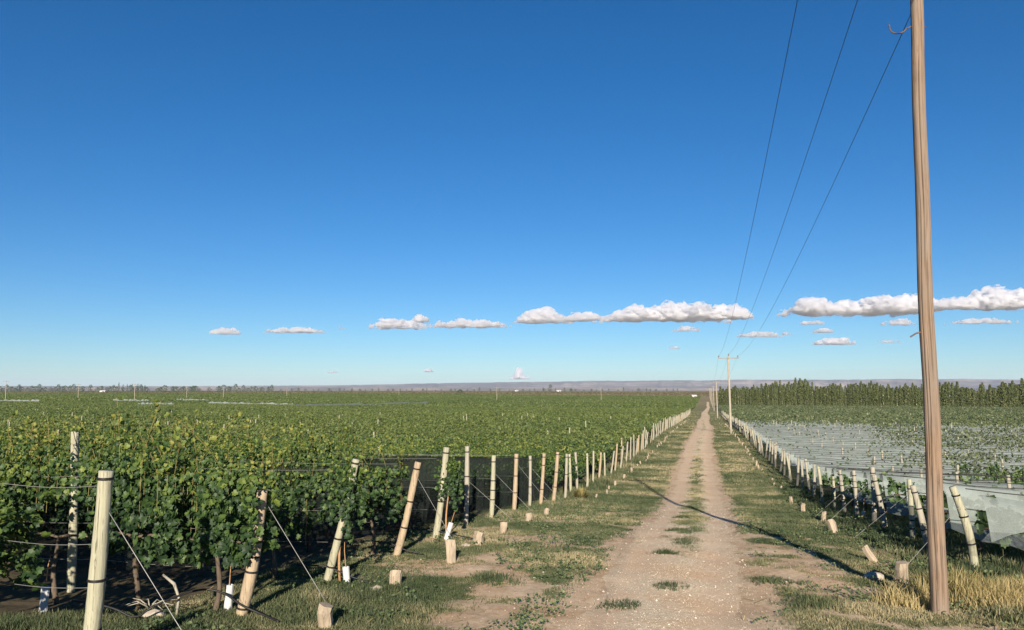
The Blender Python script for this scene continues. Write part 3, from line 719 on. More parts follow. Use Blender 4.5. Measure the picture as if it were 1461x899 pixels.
# posts receding on the left: shared shapes
pm = []
for i, m in enumerate((M_wtan, M_wgrey, M_wgrey, M_wgreen, M_wgrey)):
    pts, rad = post_geo(1.85, [.12, .02, .2, -.05, .3][i], 0, .066, .02, 60 + i); mb = MB(); mb.tube(pts, rad, 8, wob=.06)
    ring_on(mb, pts, rad, 1.7); pm.append(mb.mesh("end_post", m, True))
for k in range(13, 118):
    u = lrow(k); v = -6 + random.uniform(-.12, .12)
    o = link("end_post", random.choice(pm), None, (v, u, G(v, u))); s = random.uniform(.78, 1.06); q = random.uniform(.8, 1.1); o.scale = (q, q, s); o.rotation_euler = (random.uniform(-.03, .03), random.uniform(-.05, .08), random.random() * .6)
    tag(o, "small pale end post in the receding line left of the track", "post", GP)
sm = []
for i in range(3):
    mb = MB(); mb.tube(np.array([[0, 0, -.15], [.02, 0, .15], [.04 - .05 * i, 0, .34]]), [.08, .085, .075], 7, wob=.2); sm.append(mb.mesh("anchor_stake", M_wstub))
for k in range(10, 75):
    if random.random() < .4: continue
    u = lrow(k); v = -4.8 + random.uniform(-.15, .15); o = link("anchor_stake", random.choice(sm), None, (v, u, G(v, u))); o.rotation_euler = (random.uniform(-.3, .3), random.uniform(-.1, .4), random.random() * 6)
    o.scale = [random.uniform(.5, 1.0)] * 3
    tag(o, "small wooden stub in the receding row of stubs on the left verge", "stake", GS)
# right side
GPR = "end posts along the right side of the track"; GSR = "anchor stakes right of the track"
rspec = [(4.62, 15.9, 1.55, -.30, M_wgreen, "curved pale green end post right of the utility pole, nearest on the right", .08, .08),
         (4.55, 18.6, 1.42, -.28, M_wgrey, "grey end post leaning left, half hidden by the utility pole", .075, .02),
         (4.6, 20.3, 1.45, .0, M_wgreen, "upright pale green end post with dark ties just left of the utility pole", .065, .01),
         (4.5, 22.6, 1.5, -.22, M_wgrey, "end post leaning left with frayed net at its foot", .075, .02),
         (4.55, 24.4, 1.68, .02, M_wgrey, "upright grey end post beside the one with frayed net", .075, .01),
         (4.55, 27.0, 1.55, -.05, M_wgrey, "pale upright end post, fifth leftwards from the utility pole", .07, .01),
         (4.6, 29.6, 1.55, -.12, M_wgrey, "pale end post leaning slightly left, sixth leftwards from the utility pole", .07, .01),
         (4.6, 32.0, 1.3, .0, M_wgreen, "short greenish end post, seventh leftwards from the utility pole", .06, .01)]
for i, (v, u, H, ln, m, lab, r, bend) in enumerate(rspec):
    make_post(v, u, H, ln, m, lab, GPR, ((.9, .66, .35) if i != 2 else (.85, .35, .22)), r, bend, 90 + i, (.82, (3.2, u - .9, .15)) if i in (0, 2, 4, 5) else None)
for k in range(8, 100):
    u = 15.9 + 2.2 + ROW * (k - .9) * 1.0
    if u > 262: break
    for _ in range(1):
        v = 4.6 + random.uniform(-.12, .12)
        o = link("end_post", random.choice(pm[1:]), None, (v, u, G(v, u))); o.scale = (1, 1, random.uniform(.78, .95)); o.rotation_euler = (0, random.uniform(-.12, .06), 0)
        tag(o, "small pale end post in the receding line right of the track", "post", GPR)
rst = [(3.12, 14.6, .42, .10, .25, -.28, "sawn leaning wooden stub just left of the utility pole foot"), (3.1, 16.7, .34, .075, -.5, -.3, "tan stub tipped over in grass left of the utility pole"),
       (3.05, 21.3, .36, .10, .1, .3, "broad stump-like stub on the right verge with weeds round it"), (3.4, 26.0, .3, .07, 0, .2, "grey stub in the dark weeds of the right verge"), (3.3, 30.5, .34, .08, .1, 0, "pale upright stub on the right verge farther along")]
for v, u, H, r, rx, ry, lab in rst: make_stake(v, u, H, r, rx, ry, lab, GSR, square=True)
for k in range(8, 60):
    if random.random() < .35: continue
    u = 15.9 + ROW * k; v = 3.45 + random.uniform(-.15, .15); o = link("anchor_stake", random.choice(sm), None, (v, u, G(v, u))); o.rotation_euler = (random.uniform(-.3, .3), random.uniform(-.4, .1), random.random() * 6)
    o.scale = [random.uniform(.5, .95)] * 3
    tag(o, "small wooden stub in the receding row of stubs on the right verge", "stake", GSR)
# posts inside the rows
mb = MB(); pts, rad = post_geo(2.1, .02, 0, .06, .01, 5); mb.tube(pts, rad, 8); prow = mb.mesh("row_post", M_wgreen, True)
mb = MB(); pts, rad = post_geo(1.9, .03, 0, .055, .01, 6); mb.tube(pts, rad, 8); prow2 = mb.mesh("row_post", M_wgrey, True)
def rowpost(v, u, s, me, lab, grp):
    o = link("row_post", me, None, (v, u, G(v, u))); o.scale = (1, 1, s); o.rotation_euler = (0, random.uniform(-.05, .05), 0); tag(o, lab, "post", grp)
rowpost(-9.3, 9.95, 1.13, prow, "pale post top sticking out of the vines at far left", "posts inside the vine rows")
n = 0
for k in range(3, 60):
    u = lrow(k)
    for v in np.arange(-12.5 - (k % 3), -(1.12 * u), -6.4):
        if random.random() < (.12 if u < 60 else .08) and n < 45: rowpost(v, u, random.uniform(.98, 1.12), prow, "pale post top showing above the vines of the left field", "posts inside the left vine rows"); n += 1
n = 0
for k in range(1, 60):
    u = rrow(k)
    for v in np.arange(8.5 + (k % 2) * 2, .38 * u + 3, 6.2):
        if n < 95 and random.random() < .75: rowpost(v, u, random.uniform(.9, 1.06), prow2, "pale post top sticking out of the netted rows of the right field", "posts inside the right vine rows"); n += 1

# ------------------------------------------------------------------ trellis wires
GW = "trellis wires of the vine rows"
def wires(v0, v1, u, hs, rad, m, label, sag=.03, name="trellis_wire"):
    mb = MB()
    for h in hs:
        xs = np.linspace(v0, v1, 22); t = np.linspace(0, 1, 22)
        z = gz(xs, np.full(22, u)) * .0 + np.linspace(G(v0, u), G(v1, u), 22) + h - sag * np.abs(np.sin(t * np.pi * 3))
        mb.tube(np.stack([xs, np.full(22, u), z], 1), rad, 4, cap=False)
    return tag(link(name, mb.mesh(name, m, True)), label, "wire", GW)
nm = ["nearest", "second", "third", "fourth", "fifth", "sixth", "seventh", "eighth"]
for k in range(0, 8):
    u = lrow(k); wires(-6.0, -(1.15 * u + 2), u + .07, (1.73, 1.15, .72) if k == 0 else (1.75, 1.1, .6), .0028, M_wire, f"thin trellis wires of the {nm[k]} left vine row")
for k in range(0, 34):
    u = rrow(k); lab = "dark trellis wires of the nearest right row" if k == 0 else "dark trellis wires lying over the white nets"
    wires(4.5, .40 * u + 5, u - .1, (1.52, 1.16) if k < 4 else (1.6,), .009, M_black, lab, .05)

# ------------------------------------------------------------------ tubes, hose, stones, mound
def tubeguard(v, u, H, rx, ry, label):
    o = empty("vine_guard", (v, u, G(v, u) - .02)); tag(o, label, "plant guard", "white plant guards"); o.rotation_euler = (rx, ry, .3)
    mb = MB(); n = 10; th = np.arange(n) * 2 * np.pi / n; V = []
    for z, r in ((0, .055), (H * .5, .052), (H, .056), (H, .047), (0, .045)): V.append(np.stack([r * np.cos(th), r * .8 * np.sin(th), np.full(n, z)], 1))
    V = np.vstack(V); i = np.arange(n); j = (i + 1) % n
    F = np.vstack([np.stack([i + a * n, j + a * n, j + (a + 1) * n, i + (a + 1) * n], 1) for a in range(4)])
    link("sleeve", mesh_np("sleeve", V, F, M_tube, smooth=False), o)
    mb = MB(); mb.tube(np.array([[.0, .0, -.05], [.0, 0, H + .25], [.01, .02, H + .38]]), [.008, .007, .004], 5); link("cane", mb.mesh("cane", M_cane), o)
    return o
tubeguard(-6.3, 9.45, .36, 0, .04, "white plant guard tube standing between the two nearest end posts")
tubeguard(-5.6, 11.6, .30, 0, -.1, "white crumpled plant guard at the foot of the young vine, third row")
tubeguard(-5.72, 16.75, .40, 0, .3, "white plant guard leaning left beside the fifth end post")
tubeguard(-8.6, 8.75, .34, 0, .05, "bluish-white plant guard in shade left of the nearest end post")
for v, u in ((4.9, 27.3), (4.95, 29.9)): pass
tubeguard(4.6, 26.4, .34, 0, .1, "small white plant guard among the dark weeds under the right nets")
def hose(pts, rad, label, name="irrigation_hose"):
    P = np.array([(v, u, G(v, u) + h) for v, u, h in pts]); t = np.arange(len(P)); tt = np.linspace(0, len(P) - 1, len(P) * 5)
    Q = np.stack([np.interp(tt, t, P[:, k]) for k in range(3)], 1)
    K = np.ones(5) / 5; Qs = np.stack([np.convolve(np.pad(Q[:, k], 2, 'edge'), K, 'valid') for k in range(3)], 1)
    mb = MB(); mb.tube(Qs, rad, 7); return tag(link(name, mb.mesh(name, M_black, True)), label, "hose")
hose([(-7.9, 8.4, .25), (-7.3, 8.5, .18), (-7.0, 8.55, .05), (-6.8, 8.6, .2), (-6.5, 9.1, .35), (-6.2, 9.2, .3), (-5.9, 9.15, .16), (-5.6, 9.2, .06), (-5.3, 9.1, .03)], .014, "black drip hose looping past the foot of the bent tan post")
hose([(-6.35, 11.3, .3), (-6.15, 11.5, .25), (-5.95, 11.6, .24), (-5.6, 11.65, .13), (-5.3, 11.7, .05), (-5.0, 11.7, .02)], .013, "black hose end crossing the white guard of the third row")
hose([(-7, 16.6, .25), (-6.4, 16.7, .2), (-6.0, 16.75, .16), (-5.5, 16.8, .12), (-5.0, 16.7, .06)], .013, "black hose at the foot of the fifth end post")
hose([(-6.6, 14.2, .3), (-6.1, 14.4, .25), (-5.8, 14.5, .1), (-5.4, 14.6, .05)], .013, "black hose at the foot of the fourth end post")
# dead branches under the second row
mb = MB(); mb.tube(np.array([[0, 0, .0], [.03, 0, .25], [-.05, 0, .42], [-.24, .02, .52]]), [.02, .018, .022, .016], 6)
for a in range(9):
    t = a * .7; mb.tube(np.array([[-.45, .05, .08], [-.45 + .18 * math.cos(t), .05 + .1 * math.sin(t), .16], [-.45 + .42 * math.cos(t), .05 + .2 * math.sin(t), .13 + .05 * math.sin(3 * t)]]), [.012, .008, .004], 5)
tag(link("dead_branch", mb.mesh("dead_branch", M_wgrey, True), None, (-6.75, 9.0, G(-6.75, 9.0))), "bleached dead vine branches under the vines between the two nearest posts", "branch")
def rock(v, u, s, label=None, grp=None):
    V = np.array([[x, y, z] for x in (-1, -.3, .4, 1) for y in (-1, 0, 1) for z in (-1, .2, 1)], float)
    import bmesh
    bm = bmesh.new(); bmesh.ops.create_icosphere(bm, subdivisions=2, radius=1)
    sd = random.random() * 99
    for w in bm.verts:
        f = .75 + .5 * float(vn(w.co.x * 1.7 + sd, w.co.y * 1.7 + w.co.z * 2.1, 4)); w.co = Vector((w.co.x * 1.25 * f, w.co.y * .9 * f, w.co.z * .62 * f)) * s
    me = bpy.data.meshes.new("stone"); bm.to_mesh(me); bm.free(); me.materials.append(M_stone)
    o = link("stone", me, None, (v, u, G(v, u) + s * .2)); o.rotation_euler = (0, 0, random.random() * 6)
    return tag(o, label, "stone", grp)
rock(-5.0, 11.35, .09, "flat pale stone beside the squat stub", "larger stones on the verges")
rock(-7.0, 8.9, .12, "pale stone under the vines behind the nearest end post", "larger stones on the verges")
rock(2.75, 14.9, .16, "flat stone lying left of the leaning stub at the utility pole", "larger stones on the verges")
rock(-5.05, 16.1, .07, "small whitish stone near the square stub on the left verge", "larger stones on the verges")
# loose gravel
def gravel():
    n = 17000; u = 8 + 30 * rng.random(n) ** 1.5; v = road_c(u) + rng.normal(.2, .85, n); q = 2500
    v[:q] = rng.uniform(-5.6, 4, q)
    s = rng.uniform(.003, .010, n) * (1 + (rng.random(n) < .04) * 1.6)
    B = np.array([[1, 0, 0], [-1, 0, 0], [0, 1, 0], [0, -1, 0], [0, 0, .7], [0, 0, -.7]], float)
    F = np.array([[0, 2, 4], [2, 1, 4], [1, 3, 4], [3, 0, 4], [2, 0, 5], [1, 2, 5], [3, 1, 5], [0, 3, 5]])
    B = B[None] * rng.uniform(.6, 1.3, (n, 6, 1)); th = rng.random(n) * 6.28; c, si = np.cos(th), np.sin(th)
    X = B[..., 0] * c[:, None] - B[..., 1] * si[:, None]; Y = B[..., 0] * si[:, None] + B[..., 1] * c[:, None]
    V = np.stack([X, Y, B[..., 2]], -1) * s[:, None, None] + np.stack([v, u, gz(v, u) + .012], 1)[:, None, :]
    FF = (F[None] + (np.arange(n) * 6)[:, None, None]).reshape(-1, 3)
    tag(link("gravel", mesh_np("gravel", V.reshape(-1, 3), FF, simple("gravel", (.46, .40, .32), .9, .35, 3, spec=.1))), "loose gravel and pebbles scattered over the track", "gravel", kind='stuff')
gravel()

# ------------------------------------------------------------------ grass
def blades(v, u, h, w, rnd, m, name, lean=.5, zoff=0):
    n = len(v); a = rng.random(n) * 6.283; l = rng.random(n) * lean
    B = np.stack([v, u, gz(v, u) - .01 + zoff], 1); dx = np.cos(a) * w; dy = np.sin(a) * w
    la = rng.random(n) * 6.283
    tipo = np.stack([np.cos(la) * l * h, np.sin(la) * l * h, h * np.sqrt(np.clip(1 - l ** 2 * .6, .1, 1))], 1)
    mid = B + tipo * np.array([.35, .35, .6])
    z = np.zeros(n); side = np.stack([dx, dy, z], 1)
    V = np.stack([B - side, B + side, mid + side * .7, mid - side * .7, B + tipo], 1).reshape(-1, 3)
    i = np.arange(n)[:, None] * 5
    return V, np.hstack([i, i + 1, i + 2, i + 3]), np.hstack([i + 3, i + 2, i + 4])
def grass_layer(parts, name, label, m):
    V = []; F4 = []; F3 = []; r4 = []; nn = 0
    for v, u, h, w, rnd, lean in parts:
        a, b, c = blades(v, u, h, w, rnd, m, name, lean); V.append(a); F4.append(b + nn); F3.append(c + nn); nn += len(a); r4.append(rnd)
    rr = np.concatenate(r4)
    me = mesh_np(name, np.vstack(V), [np.vstack(F4), np.vstack(F3)], m, attr={'rnd': ('FACE', np.concatenate([rr, rr]))})
    return tag(link(name, me), label, "grass", kind='stuff')
def scatter(n, va, vb, ua, ub, hh, ww, pw=1.0, covf=cover, dry=.0, tuft=.12, minc=.15):
    # tufts: several blades share a foot
    nt_ = n // 7; v = rng.uniform(va, vb, nt_); u = ua + (ub - ua) * rng.random(nt_) ** pw
    c = covf(v, u); k = (rng.random(nt_) < c) & (c > minc); v = v[k]; u = u[k]; c = c[k]
    tall = .3 + 1.4 * fbm(v * 1.1, u * 1.1, 90) ** 1.5 + .35 * vn(v * 5, u * 5, 93)
    v = np.repeat(v, 7); u = np.repeat(u, 7); c = np.repeat(c, 7); tall = np.repeat(tall, 7)
    v = v + rng.normal(0, tuft * .5, len(v)); u = u + rng.normal(0, tuft * .5, len(u))
    h = hh * rng.uniform(.4, 1.25, len(v)) * tall * (.6 + .4 * c)
    dd = fbm(v * .4, u * .4, 55)
    rnd = np.clip(rng.random(len(v)) * .6 + (dd - .5) * 1.5 + (fbm(v * 2.5, u * 2.5, 57) - .5) * .8 + dry + .27, 0, 1)
    return (v, u, h, ww * rng.uniform(.7, 1.3, len(v)), rnd, .9)
parts = [scatter(800000, -7.4, 5.3, 7.0, 20, .062, .0045, 1.25),
         scatter(420000, -7.2, 5.3, 20, 45, .075, .008, 1.3),
         scatter(220000, -6.9, 5.2, 45, 130, .10, .017, 1.3),
         scatter(30000, -6.9, 5.2, 130, 330, .15, .045, 1.2)]
def lushcov(v, u): return np.exp(-(((v + 5.0) / .95) ** 2 + ((u - 10.35) / 1.0) ** 2))
def lush2(v, u): return np.exp(-(((v + 7.3) / 1.2) ** 2 + ((u - 7.9) / .8) ** 2))
def lush3(v, u): return np.exp(-(((v + 5.2) / .7) ** 2 + ((u - 31) / 5) ** 2)) * .8
def spots(v, u):
    c = 0
    for sv, su, r in ((-.66, 13.1, .22), (-2.7, 17.4, .32), (.95, 14.1, .3), (-.9, 16.5, .2), (-.8, 20.5, .28), (-.75, 25, .3), (-1.3, 11.6, .25), (1.6, 12.6, .4), (-3.6, 12.8, .35), (-3.1, 14.8, .3)):
        c = c + np.exp(-(((v - sv) / r) ** 2 + ((u - su) / (r * 1.2)) ** 2))
    return np.clip(c, 0, 1)
def rightbank(v, u): return ss(3.3, 3.9, v) * (1 - ss(5.2, 5.8, v)) * (.4 + .6 * fbm(v, u * .7, 12))
def weeds(v, u): return (v < .37 * u + 1) * (.35 + .65 * fbm(v, u * .7, 14))
def leftw(v, u): return ss(.35, .6, fbm(v * .9, u * .5, 19)) * .9
parts += [scatter(80000, -7, -3, 8.5, 13, .14, .0055, 1, lushcov, -.08), scatter(60000, -9, -6, 6.5, 9.5, .13, .0055, 1, lush2, 0), scatter(26000, -6, -4, 24, 40, .16, .012, 1, lush3, -.1),
          scatter(240000, -4.5, 2.4, 10.5, 27, .11, .006, 1, spots, -.22, .08),
          scatter(90000, 3.2, 5.8, 12, 45, .20, .009, 1.3, rightbank, -.3, .2),
          scatter(90000, 4.6, 13, 15, 42, .22, .012, 1.3, weeds, -.35, .25), scatter(50000, -6.9, -5.2, 33, 130, .34, .014, 1.3, leftw, -.05, .2)]
grass_layer(parts, "grass", "short patchy grass on the verges and the crown of the track", M_grass)
def dryc(v, u): return np.exp(-(((v - 4.5) / 1.05) ** 2 + ((u - 13.5) / .8) ** 2)) + .3 * np.exp(-(((v - 2.75) / .3) ** 2 + ((u - 12.9) / .5) ** 2))
grass_layer([scatter(42000, 2.2, 6.6, 11.7, 15.3, .42, .0055, 1, dryc, .1, .1, .1)], "dry_grass", "tall yellow dry grass round the foot of the utility pole", M_dry)
def broadweeds():
    n = 9000; v = rng.uniform(-6.6, 5.2, n); u = 7.5 + 34 * rng.random(n) ** 1.3; d = np.abs(v - road_c(u))
    k = (d > 1.25) & (fbm(v * .9, u * .9, 71) > .5 - .1 * ss(3, 4.2, v)); v = v[k]; u = u[k]; m = len(v); q = 9
    sz = rng.uniform(.02, .055, m) * (1 + .5 * ss(3, 4, v)); V = np.repeat(v, q) + rng.normal(0, .045, m * q); U = np.repeat(u, q) + rng.normal(0, .045, m * q)
    P = np.stack([V, U, gz(V, U) + rng.uniform(.01, .09, m * q) * np.repeat(sz / .04, q)], 1)
    Nn = np.stack([rng.normal(0, .5, m * q), rng.normal(-.2, .5, m * q), np.full(m * q, .8)], 1); tip = rng.normal(0, 1, (m * q, 3)); tip[:, 2] = .3
    mm = leafmat("weed_leaf", [(0.0, (0.05, 0.08, 0.035)), (0.6, (0.09, 0.13, 0.055)), (1.0, (0.17, 0.19, 0.09))])
    tag(link("weeds", leafmesh("weeds", P, Nn, np.repeat(sz, q), mm, 'dia', tip=tip)), "low broad-leaved weeds among the verge grass", "weeds", kind='stuff')
broadweeds()
def litter():
    n = 1500; v = rng.uniform(-8, 5, n); u = 7.5 + 25 * rng.random(n) ** 1.4; k = np.abs(v - road_c(u)) > 1.0; v = v[k]; u = u[k]; n = len(v)
    a = rng.random(n) * 6.28; L = rng.uniform(.04, .22, n); w = rng.uniform(.002, .005, n); B = np.stack([v, u, gz(v, u) + .02], 1)
    d = np.stack([np.cos(a) * L, np.sin(a) * L, rng.uniform(0, .05, n)], 1); sd = np.stack([-np.sin(a) * w, np.cos(a) * w, w * .5], 1)
    V = np.stack([B - sd, B + sd, B + d + sd, B + d - sd], 1).reshape(-1, 3); i = np.arange(n)[:, None] * 4
    tag(link("dry_litter", mesh_np("dry_litter", V, np.hstack([i, i + 1, i + 2, i + 3]), M_dry, attr={'rnd': ('FACE', rng.random(n))})), "dry stalks and vine twigs lying on the verges", "litter", kind='stuff')
litter()
# dry mound / old cut clump
mb = MB(); mnd = []
n = 700; a = rng.random(n) * 6.28; e = rng.random(n) ** .6 * 1.35
Pd = np.stack([np.cos(a) * np.cos(e), np.sin(a) * np.cos(e), np.sin(e)], 1); B = np.repeat([[0, 0, -.02]], n, 0)
L = rng.uniform(.38, .56, n)[:, None]; sd = np.cross(Pd, [0, 0, 1.0]); sd /= np.linalg.norm(sd, axis=1)[:, None] + 1e-6
V = np.stack([B - sd * .012, B + sd * .012, Pd * L + sd * .006 + B, Pd * L - sd * .006 + B], 1).reshape(-1, 3); i = np.arange(n)[:, None] * 4
tag(link("straw_tussock", mesh_np("straw_tussock", V, np.hstack([i, i + 1, i + 2, i + 3]), M_dry, attr={'rnd': ('FACE', rng.random(n))}), None, (-5.3, 33.2, G(-5.3, 33.2))), "rounded tan tussock of dead grass at the foot of the left post line", "tussock")

# ------------------------------------------------------------------ power line
GU = "power line poles along the right side of the track"
def big_pole():
    v, u = 3.13, 12.5; H = 10.8; o = empty("utility_pole", (v, u, G(v, u))); tag(o, "tall weathered brown utility pole with cracks, nearest on the right, its top out of frame", "utility pole", GU)
    n = 160; seg = 72; s = np.linspace(0, 1, n); th = np.arange(seg) * 2 * np.pi / seg
    r = .122 - .055 * s + .02 * s * s; cx = .13 * s + .014 * np.sin(s * 9) + .008 * np.sin(s * 23 + 1); cy = .02 * np.sin(s * 7)
    Rr = r[:, None] * (1 + .035 * (fbm(th[None] * 1.5 + 3, s[:, None] * 18, 5) - .5) * 3)
    ck = np.zeros((n, seg))
    for ca, w, dep, s0, s1 in ((-1.35, .12, .045, .02, .52), (-1.75, .09, .030, .3, .8), (-1.0, .08, .026, .1, .36), (-1.25, .08, .035, .5, .95), (-2.0, .07, .02, .05, .4), (-2.3, .05, .015, 0, .6), (-.6, .06, .015, .3, .9)):
        c = ca + .10 * np.sin(s * 11 + ca * 5); d = np.angle(np.exp(1j * (th[None] - c[:, None])))
        en = (ss(s0, s0 + .05, s) * (1 - ss(s1 - .05, s1, s)))[:, None]; Rr = Rr - dep * np.exp(-(d / w) ** 2) * en; ck = ck + np.exp(-(d / (w * .75)) ** 2) * en * (.5 + .8 * vn(s[:, None] * 40, d * 0 + ca, 3))
    for ks, ka in ((.085, -1.5), (.19, -1.2), (.33, -1.75), (.47, -1.4), (.60, -1.3), (.74, -1.7)):
        d = np.angle(np.exp(1j * (th[None] - ka))); Rr = Rr + .012 * np.exp(-(d / .25) ** 2 - ((s[:, None] - ks) / .009) ** 2)
    V = np.stack([cx[:, None] + Rr * np.cos(th), cy[:, None] + Rr * np.sin(th), (-.4 + (H + .4) * s)[:, None] + th * 0], -1).reshape(-1, 3)
    i = np.arange(n - 1)[:, None] * seg; j = np.arange(seg)[None]; k = (j + 1) % seg
    F = np.stack([i + j, i + k, i + seg + k, i + seg + j], -1).reshape(-1, 4)
    V = np.vstack([V, [[cx[-1], 0, H]]]); cap = np.array([[(n - 1) * seg + q, (n - 1) * seg + (q + 1) % seg, n * seg] for q in range(seg)])
    link("shaft", mesh_np("shaft", V, [F, cap], M_pole, attr={"crack": ("POINT", np.append(ck.ravel(), 0.0))}, smooth=True), o)
    mb = MB(); th = np.linspace(math.pi * .95, math.pi * 1.9, 14); P_ = np.stack([-.155 + .12 * np.cos(th), th * 0 - .05, 8.70 + .10 * np.sin(th)], 1)
    mb.tube(np.vstack([[-.285, -.05, 8.76], P_, [.03, -.02, 8.70], [.10, 0, 8.70]]), .011, 6); link("insulator_hook", mb.mesh("insulator_hook", M_iron, True), o)
    mb = MB(); mb.tube(np.array([[-.02, -.02, 4.03], [-.12, -.04, 4.0], [-.2, -.04, 3.95]]), .012, 5); link("spike", mb.mesh("spike", M_iron), o)
    mb = MB(); mb.tube(np.array([[.1, -.02, 8.66], [.24, -.03, 8.67]]), .009, 5); link("bolt", mb.mesh("bolt", M_iron), o)
    mb = MB(); mb.box((0, -.16, 10.35), (2.7, .1, .12)); link("crossarm", mb.mesh("crossarm", M_polefar), o)
    for x, z in ((-1.3, 10.45), (.85, 10.45), (-.1, 10.8)):
        mb = MB(); mb.tube(np.array([[x, -.1, z - .05], [x, -.1, z + .05], [x, -.1, z + .08], [x, -.1, z + .15], [x, -.1, z + .2]]), [.02, .02, .05, .055, .03], 8); link("insulator", mb.mesh("insulator", M_porc, True), o)
    return o
big_pole()
def pole_meshes():
    mb = MB(); s = np.linspace(0, 1, 10); mb.tube(np.stack([-.1 * s, 0 * s, -.3 + 10.8 * s], 1), .17 - .05 * s, 10, wob=.04); a = mb.mesh("shaft", M_polefar, True)
    mb = MB(); mb.box((-.1, -.16, 10.2), (2.75, .12, .13)); mb.box((-.1, -.1, 10.2), (.12, .1, .3)); b = mb.mesh("crossarm", simple("crossarm_wood", (.22, .2, .17), .8, .3, 4)); 
    ins = []
    for x, z in ((-1.35, 10.3), (.0 - .05, 10.52), (1.15, 10.3)):
        mb = MB(); mb.tube(np.array([[x, -.14, z - .05], [x, -.14, z + .05], [x, -.14, z + .09], [x, -.14, z + .2], [x, -.14, z + .26]]), [.02, .02, .08, .08, .04], 7); ins.append(mb.mesh("insulator", simple("dark_glaze", (.16, .12, .11), .4, .2, 4), True))
    return a, b, ins
PMs = pole_meshes()
def far_pole(v, u, label, group, s=1.0, rz=0.0, parts=True):
    o = empty("utility_pole", (v, u, G(v, u)), rz); o.scale = (1, 1, s); tag(o, label, "utility pole", group)
    link("shaft", PMs[0], o); link("crossarm", PMs[1], o)
    for m in PMs[2]: link("insulator", m, o)
    return o
pole_us = [109.4, 228, 335, 440, 545, 660, 800]
labs = ["pale grey utility pole with a wide crossarm, second along the track", "pale utility pole, third along the track, shorter in view than the one right of it", "pale utility pole, fourth along the track",
        "small pale utility pole, fifth along the track", "tiny pale utility pole, sixth along the track", "tiny pale utility pole where the track vanishes, seventh", "farthest tiny pole of the line along the track"]
for i, u in enumerate(pole_us): far_pole(3.05 - (.25 if i > 0 else 0), u, labs[i], GU)
# conductors
def span(p, q, sag, rad, label):
    t = np.linspace(0, 1, 40)[:, None]; P = np.asarray(p) * (1 - t) + np.asarray(q) * t; P[:, 2] -= sag * 4 * (t * (1 - t))[:, 0]
    mb = MB(); mb.tube(P, rad, 5, cap=False); tag(link("power_cable", mb.mesh("power_cable", M_cable, True)), label, "cable", "overhead power cables")
g1 = G(3.13, 12.5); side = ["left", "middle", "right"]
for i, (x1, z1, x2, z2) in enumerate(((-1.3, 10.66, -1.35, 10.55), (-.1, 11.0, -.05, 10.78), (.85, 10.66, 1.15, 10.55))):
    g2 = G(3.05, 109.4)
    span((3.13 + x1, 12.4, g1 + z1), (3.05 + x2, 109.3, g2 + z2), 1.4, .0075, f"{side[i]} overhead cable running from above the near pole to the second pole")
    for a, b in zip(pole_us[:-1], pole_us[1:]):
        if a < 400: span((3.05 + x2, a, G(3.0, a) + z2), (2.8 + x2, b, G(2.8, b) + z2), 1.4, .008, "distant overhead cable between the farther poles")
    span((3.13 + x1, 12.4, g1 + z1), (3.3 + x1, -70, G(3, 0) + z1 - 1), 1.2, .011, f"{side[i]} overhead cable from the near pole over the camera")
# poles crossing the left field
nthp = ["leftmost of the field poles, pale with a thin crossarm", "second field pole from the left", "bright field pole, third from the left before dark trees", "fourth field pole from the left", "fifth field pole from the left",
        "sixth field pole from the left", "seventh, faint field pole near the middle", "pale field pole below the small plume cloud", "pale field pole nearest to the track, ninth from the left"]
for (x, D, s), lab in zip(((12, 400, 1.02), (115, 470, .95), (195, 410, .95), (269, 520, .9), (321, 560, .9), (411, 640, .9), (570, 760, .9), (709, 560, 1.12), (857, 600, 1.16)), nthp):
    v, u = at(x, D); far_pole(v, u, lab, "power line poles crossing the left field", s, rz=.7)

# ------------------------------------------------------------------ trees
def crown(n, H, w, zb, size, m, seed, kind='poplar'):
    r = np.random.default_rng(seed); z = r.random(n)
    if kind == 'poplar': prof = np.sqrt(np.clip(np.sin(np.pi * np.clip(z * .9 + .08, 0, 1)), 0, 1)) * (1.1 - .5 * z)
    else: prof = np.sqrt(np.clip(1 - (2 * z - 1) ** 2, 0, 1))
    lump = .7 + .6 * vn(z * 6 + seed, z * 0, 3)
    a = r.random(n) * 6.28; lump2 = .75 + .5 * vn(a * 1.2 + seed, z * 5, 7)
    rad = w / 2 * prof * lump * lump2 * np.sqrt(r.random(n) * .75 + .25)
    P = np.stack([rad * np.cos(a), rad * np.sin(a), zb + z * (H - zb)], 1)
    Nn = np.stack([np.cos(a) + r.normal(0, .5, n), np.sin(a) + r.normal(0, .5, n), r.normal(.4, .5, n)], 1)
    return leafmesh("crown", P, Nn, r.uniform(.7, 1.3, n) * size, m, 'dia', rnd=np.clip(r.random(n) * .8 + .2 * r.random(), 0, 1))
M_ptrunk = simple("poplar_bark", (.42, .40, .30), .9, .3, 3)
pops = []
for k in range(7):
    H = 11.2 + k * .35; cr = crown(900, H, 2.3 + .2 * (k % 3), .6 + .5 * (k % 3), .42, M_poplar, 500 + k)
    mb = MB(); mb.tube(np.array([[0, 0, -.3], [.05, 0, H * .5], [0, .05, H * .93]]), [.15, .10, .03], 6)
    for q in range(4): mb.tube(np.array([[0, 0, 2 + q * 1.6], [.35 * math.cos(q * 2.1), .35 * math.sin(q * 2.1), 3.6 + q * 1.6]]), [.05, .02], 4)
    pops.append((cr, mb.mesh("trunk", M_ptrunk)))
def poplar(v, u, s, lab, cr=None):
    k = random.randrange(7); o = empty("poplar_tree", (v, u, G(v, u)), random.random() * 6); q_ = random.uniform(.8, 1.5); o.scale = (q_, q_, s)
    tag(o, lab, "poplar", "poplars closing the right field"); link("crown", pops[k][0], o); link("trunk", pops[k][1], o)
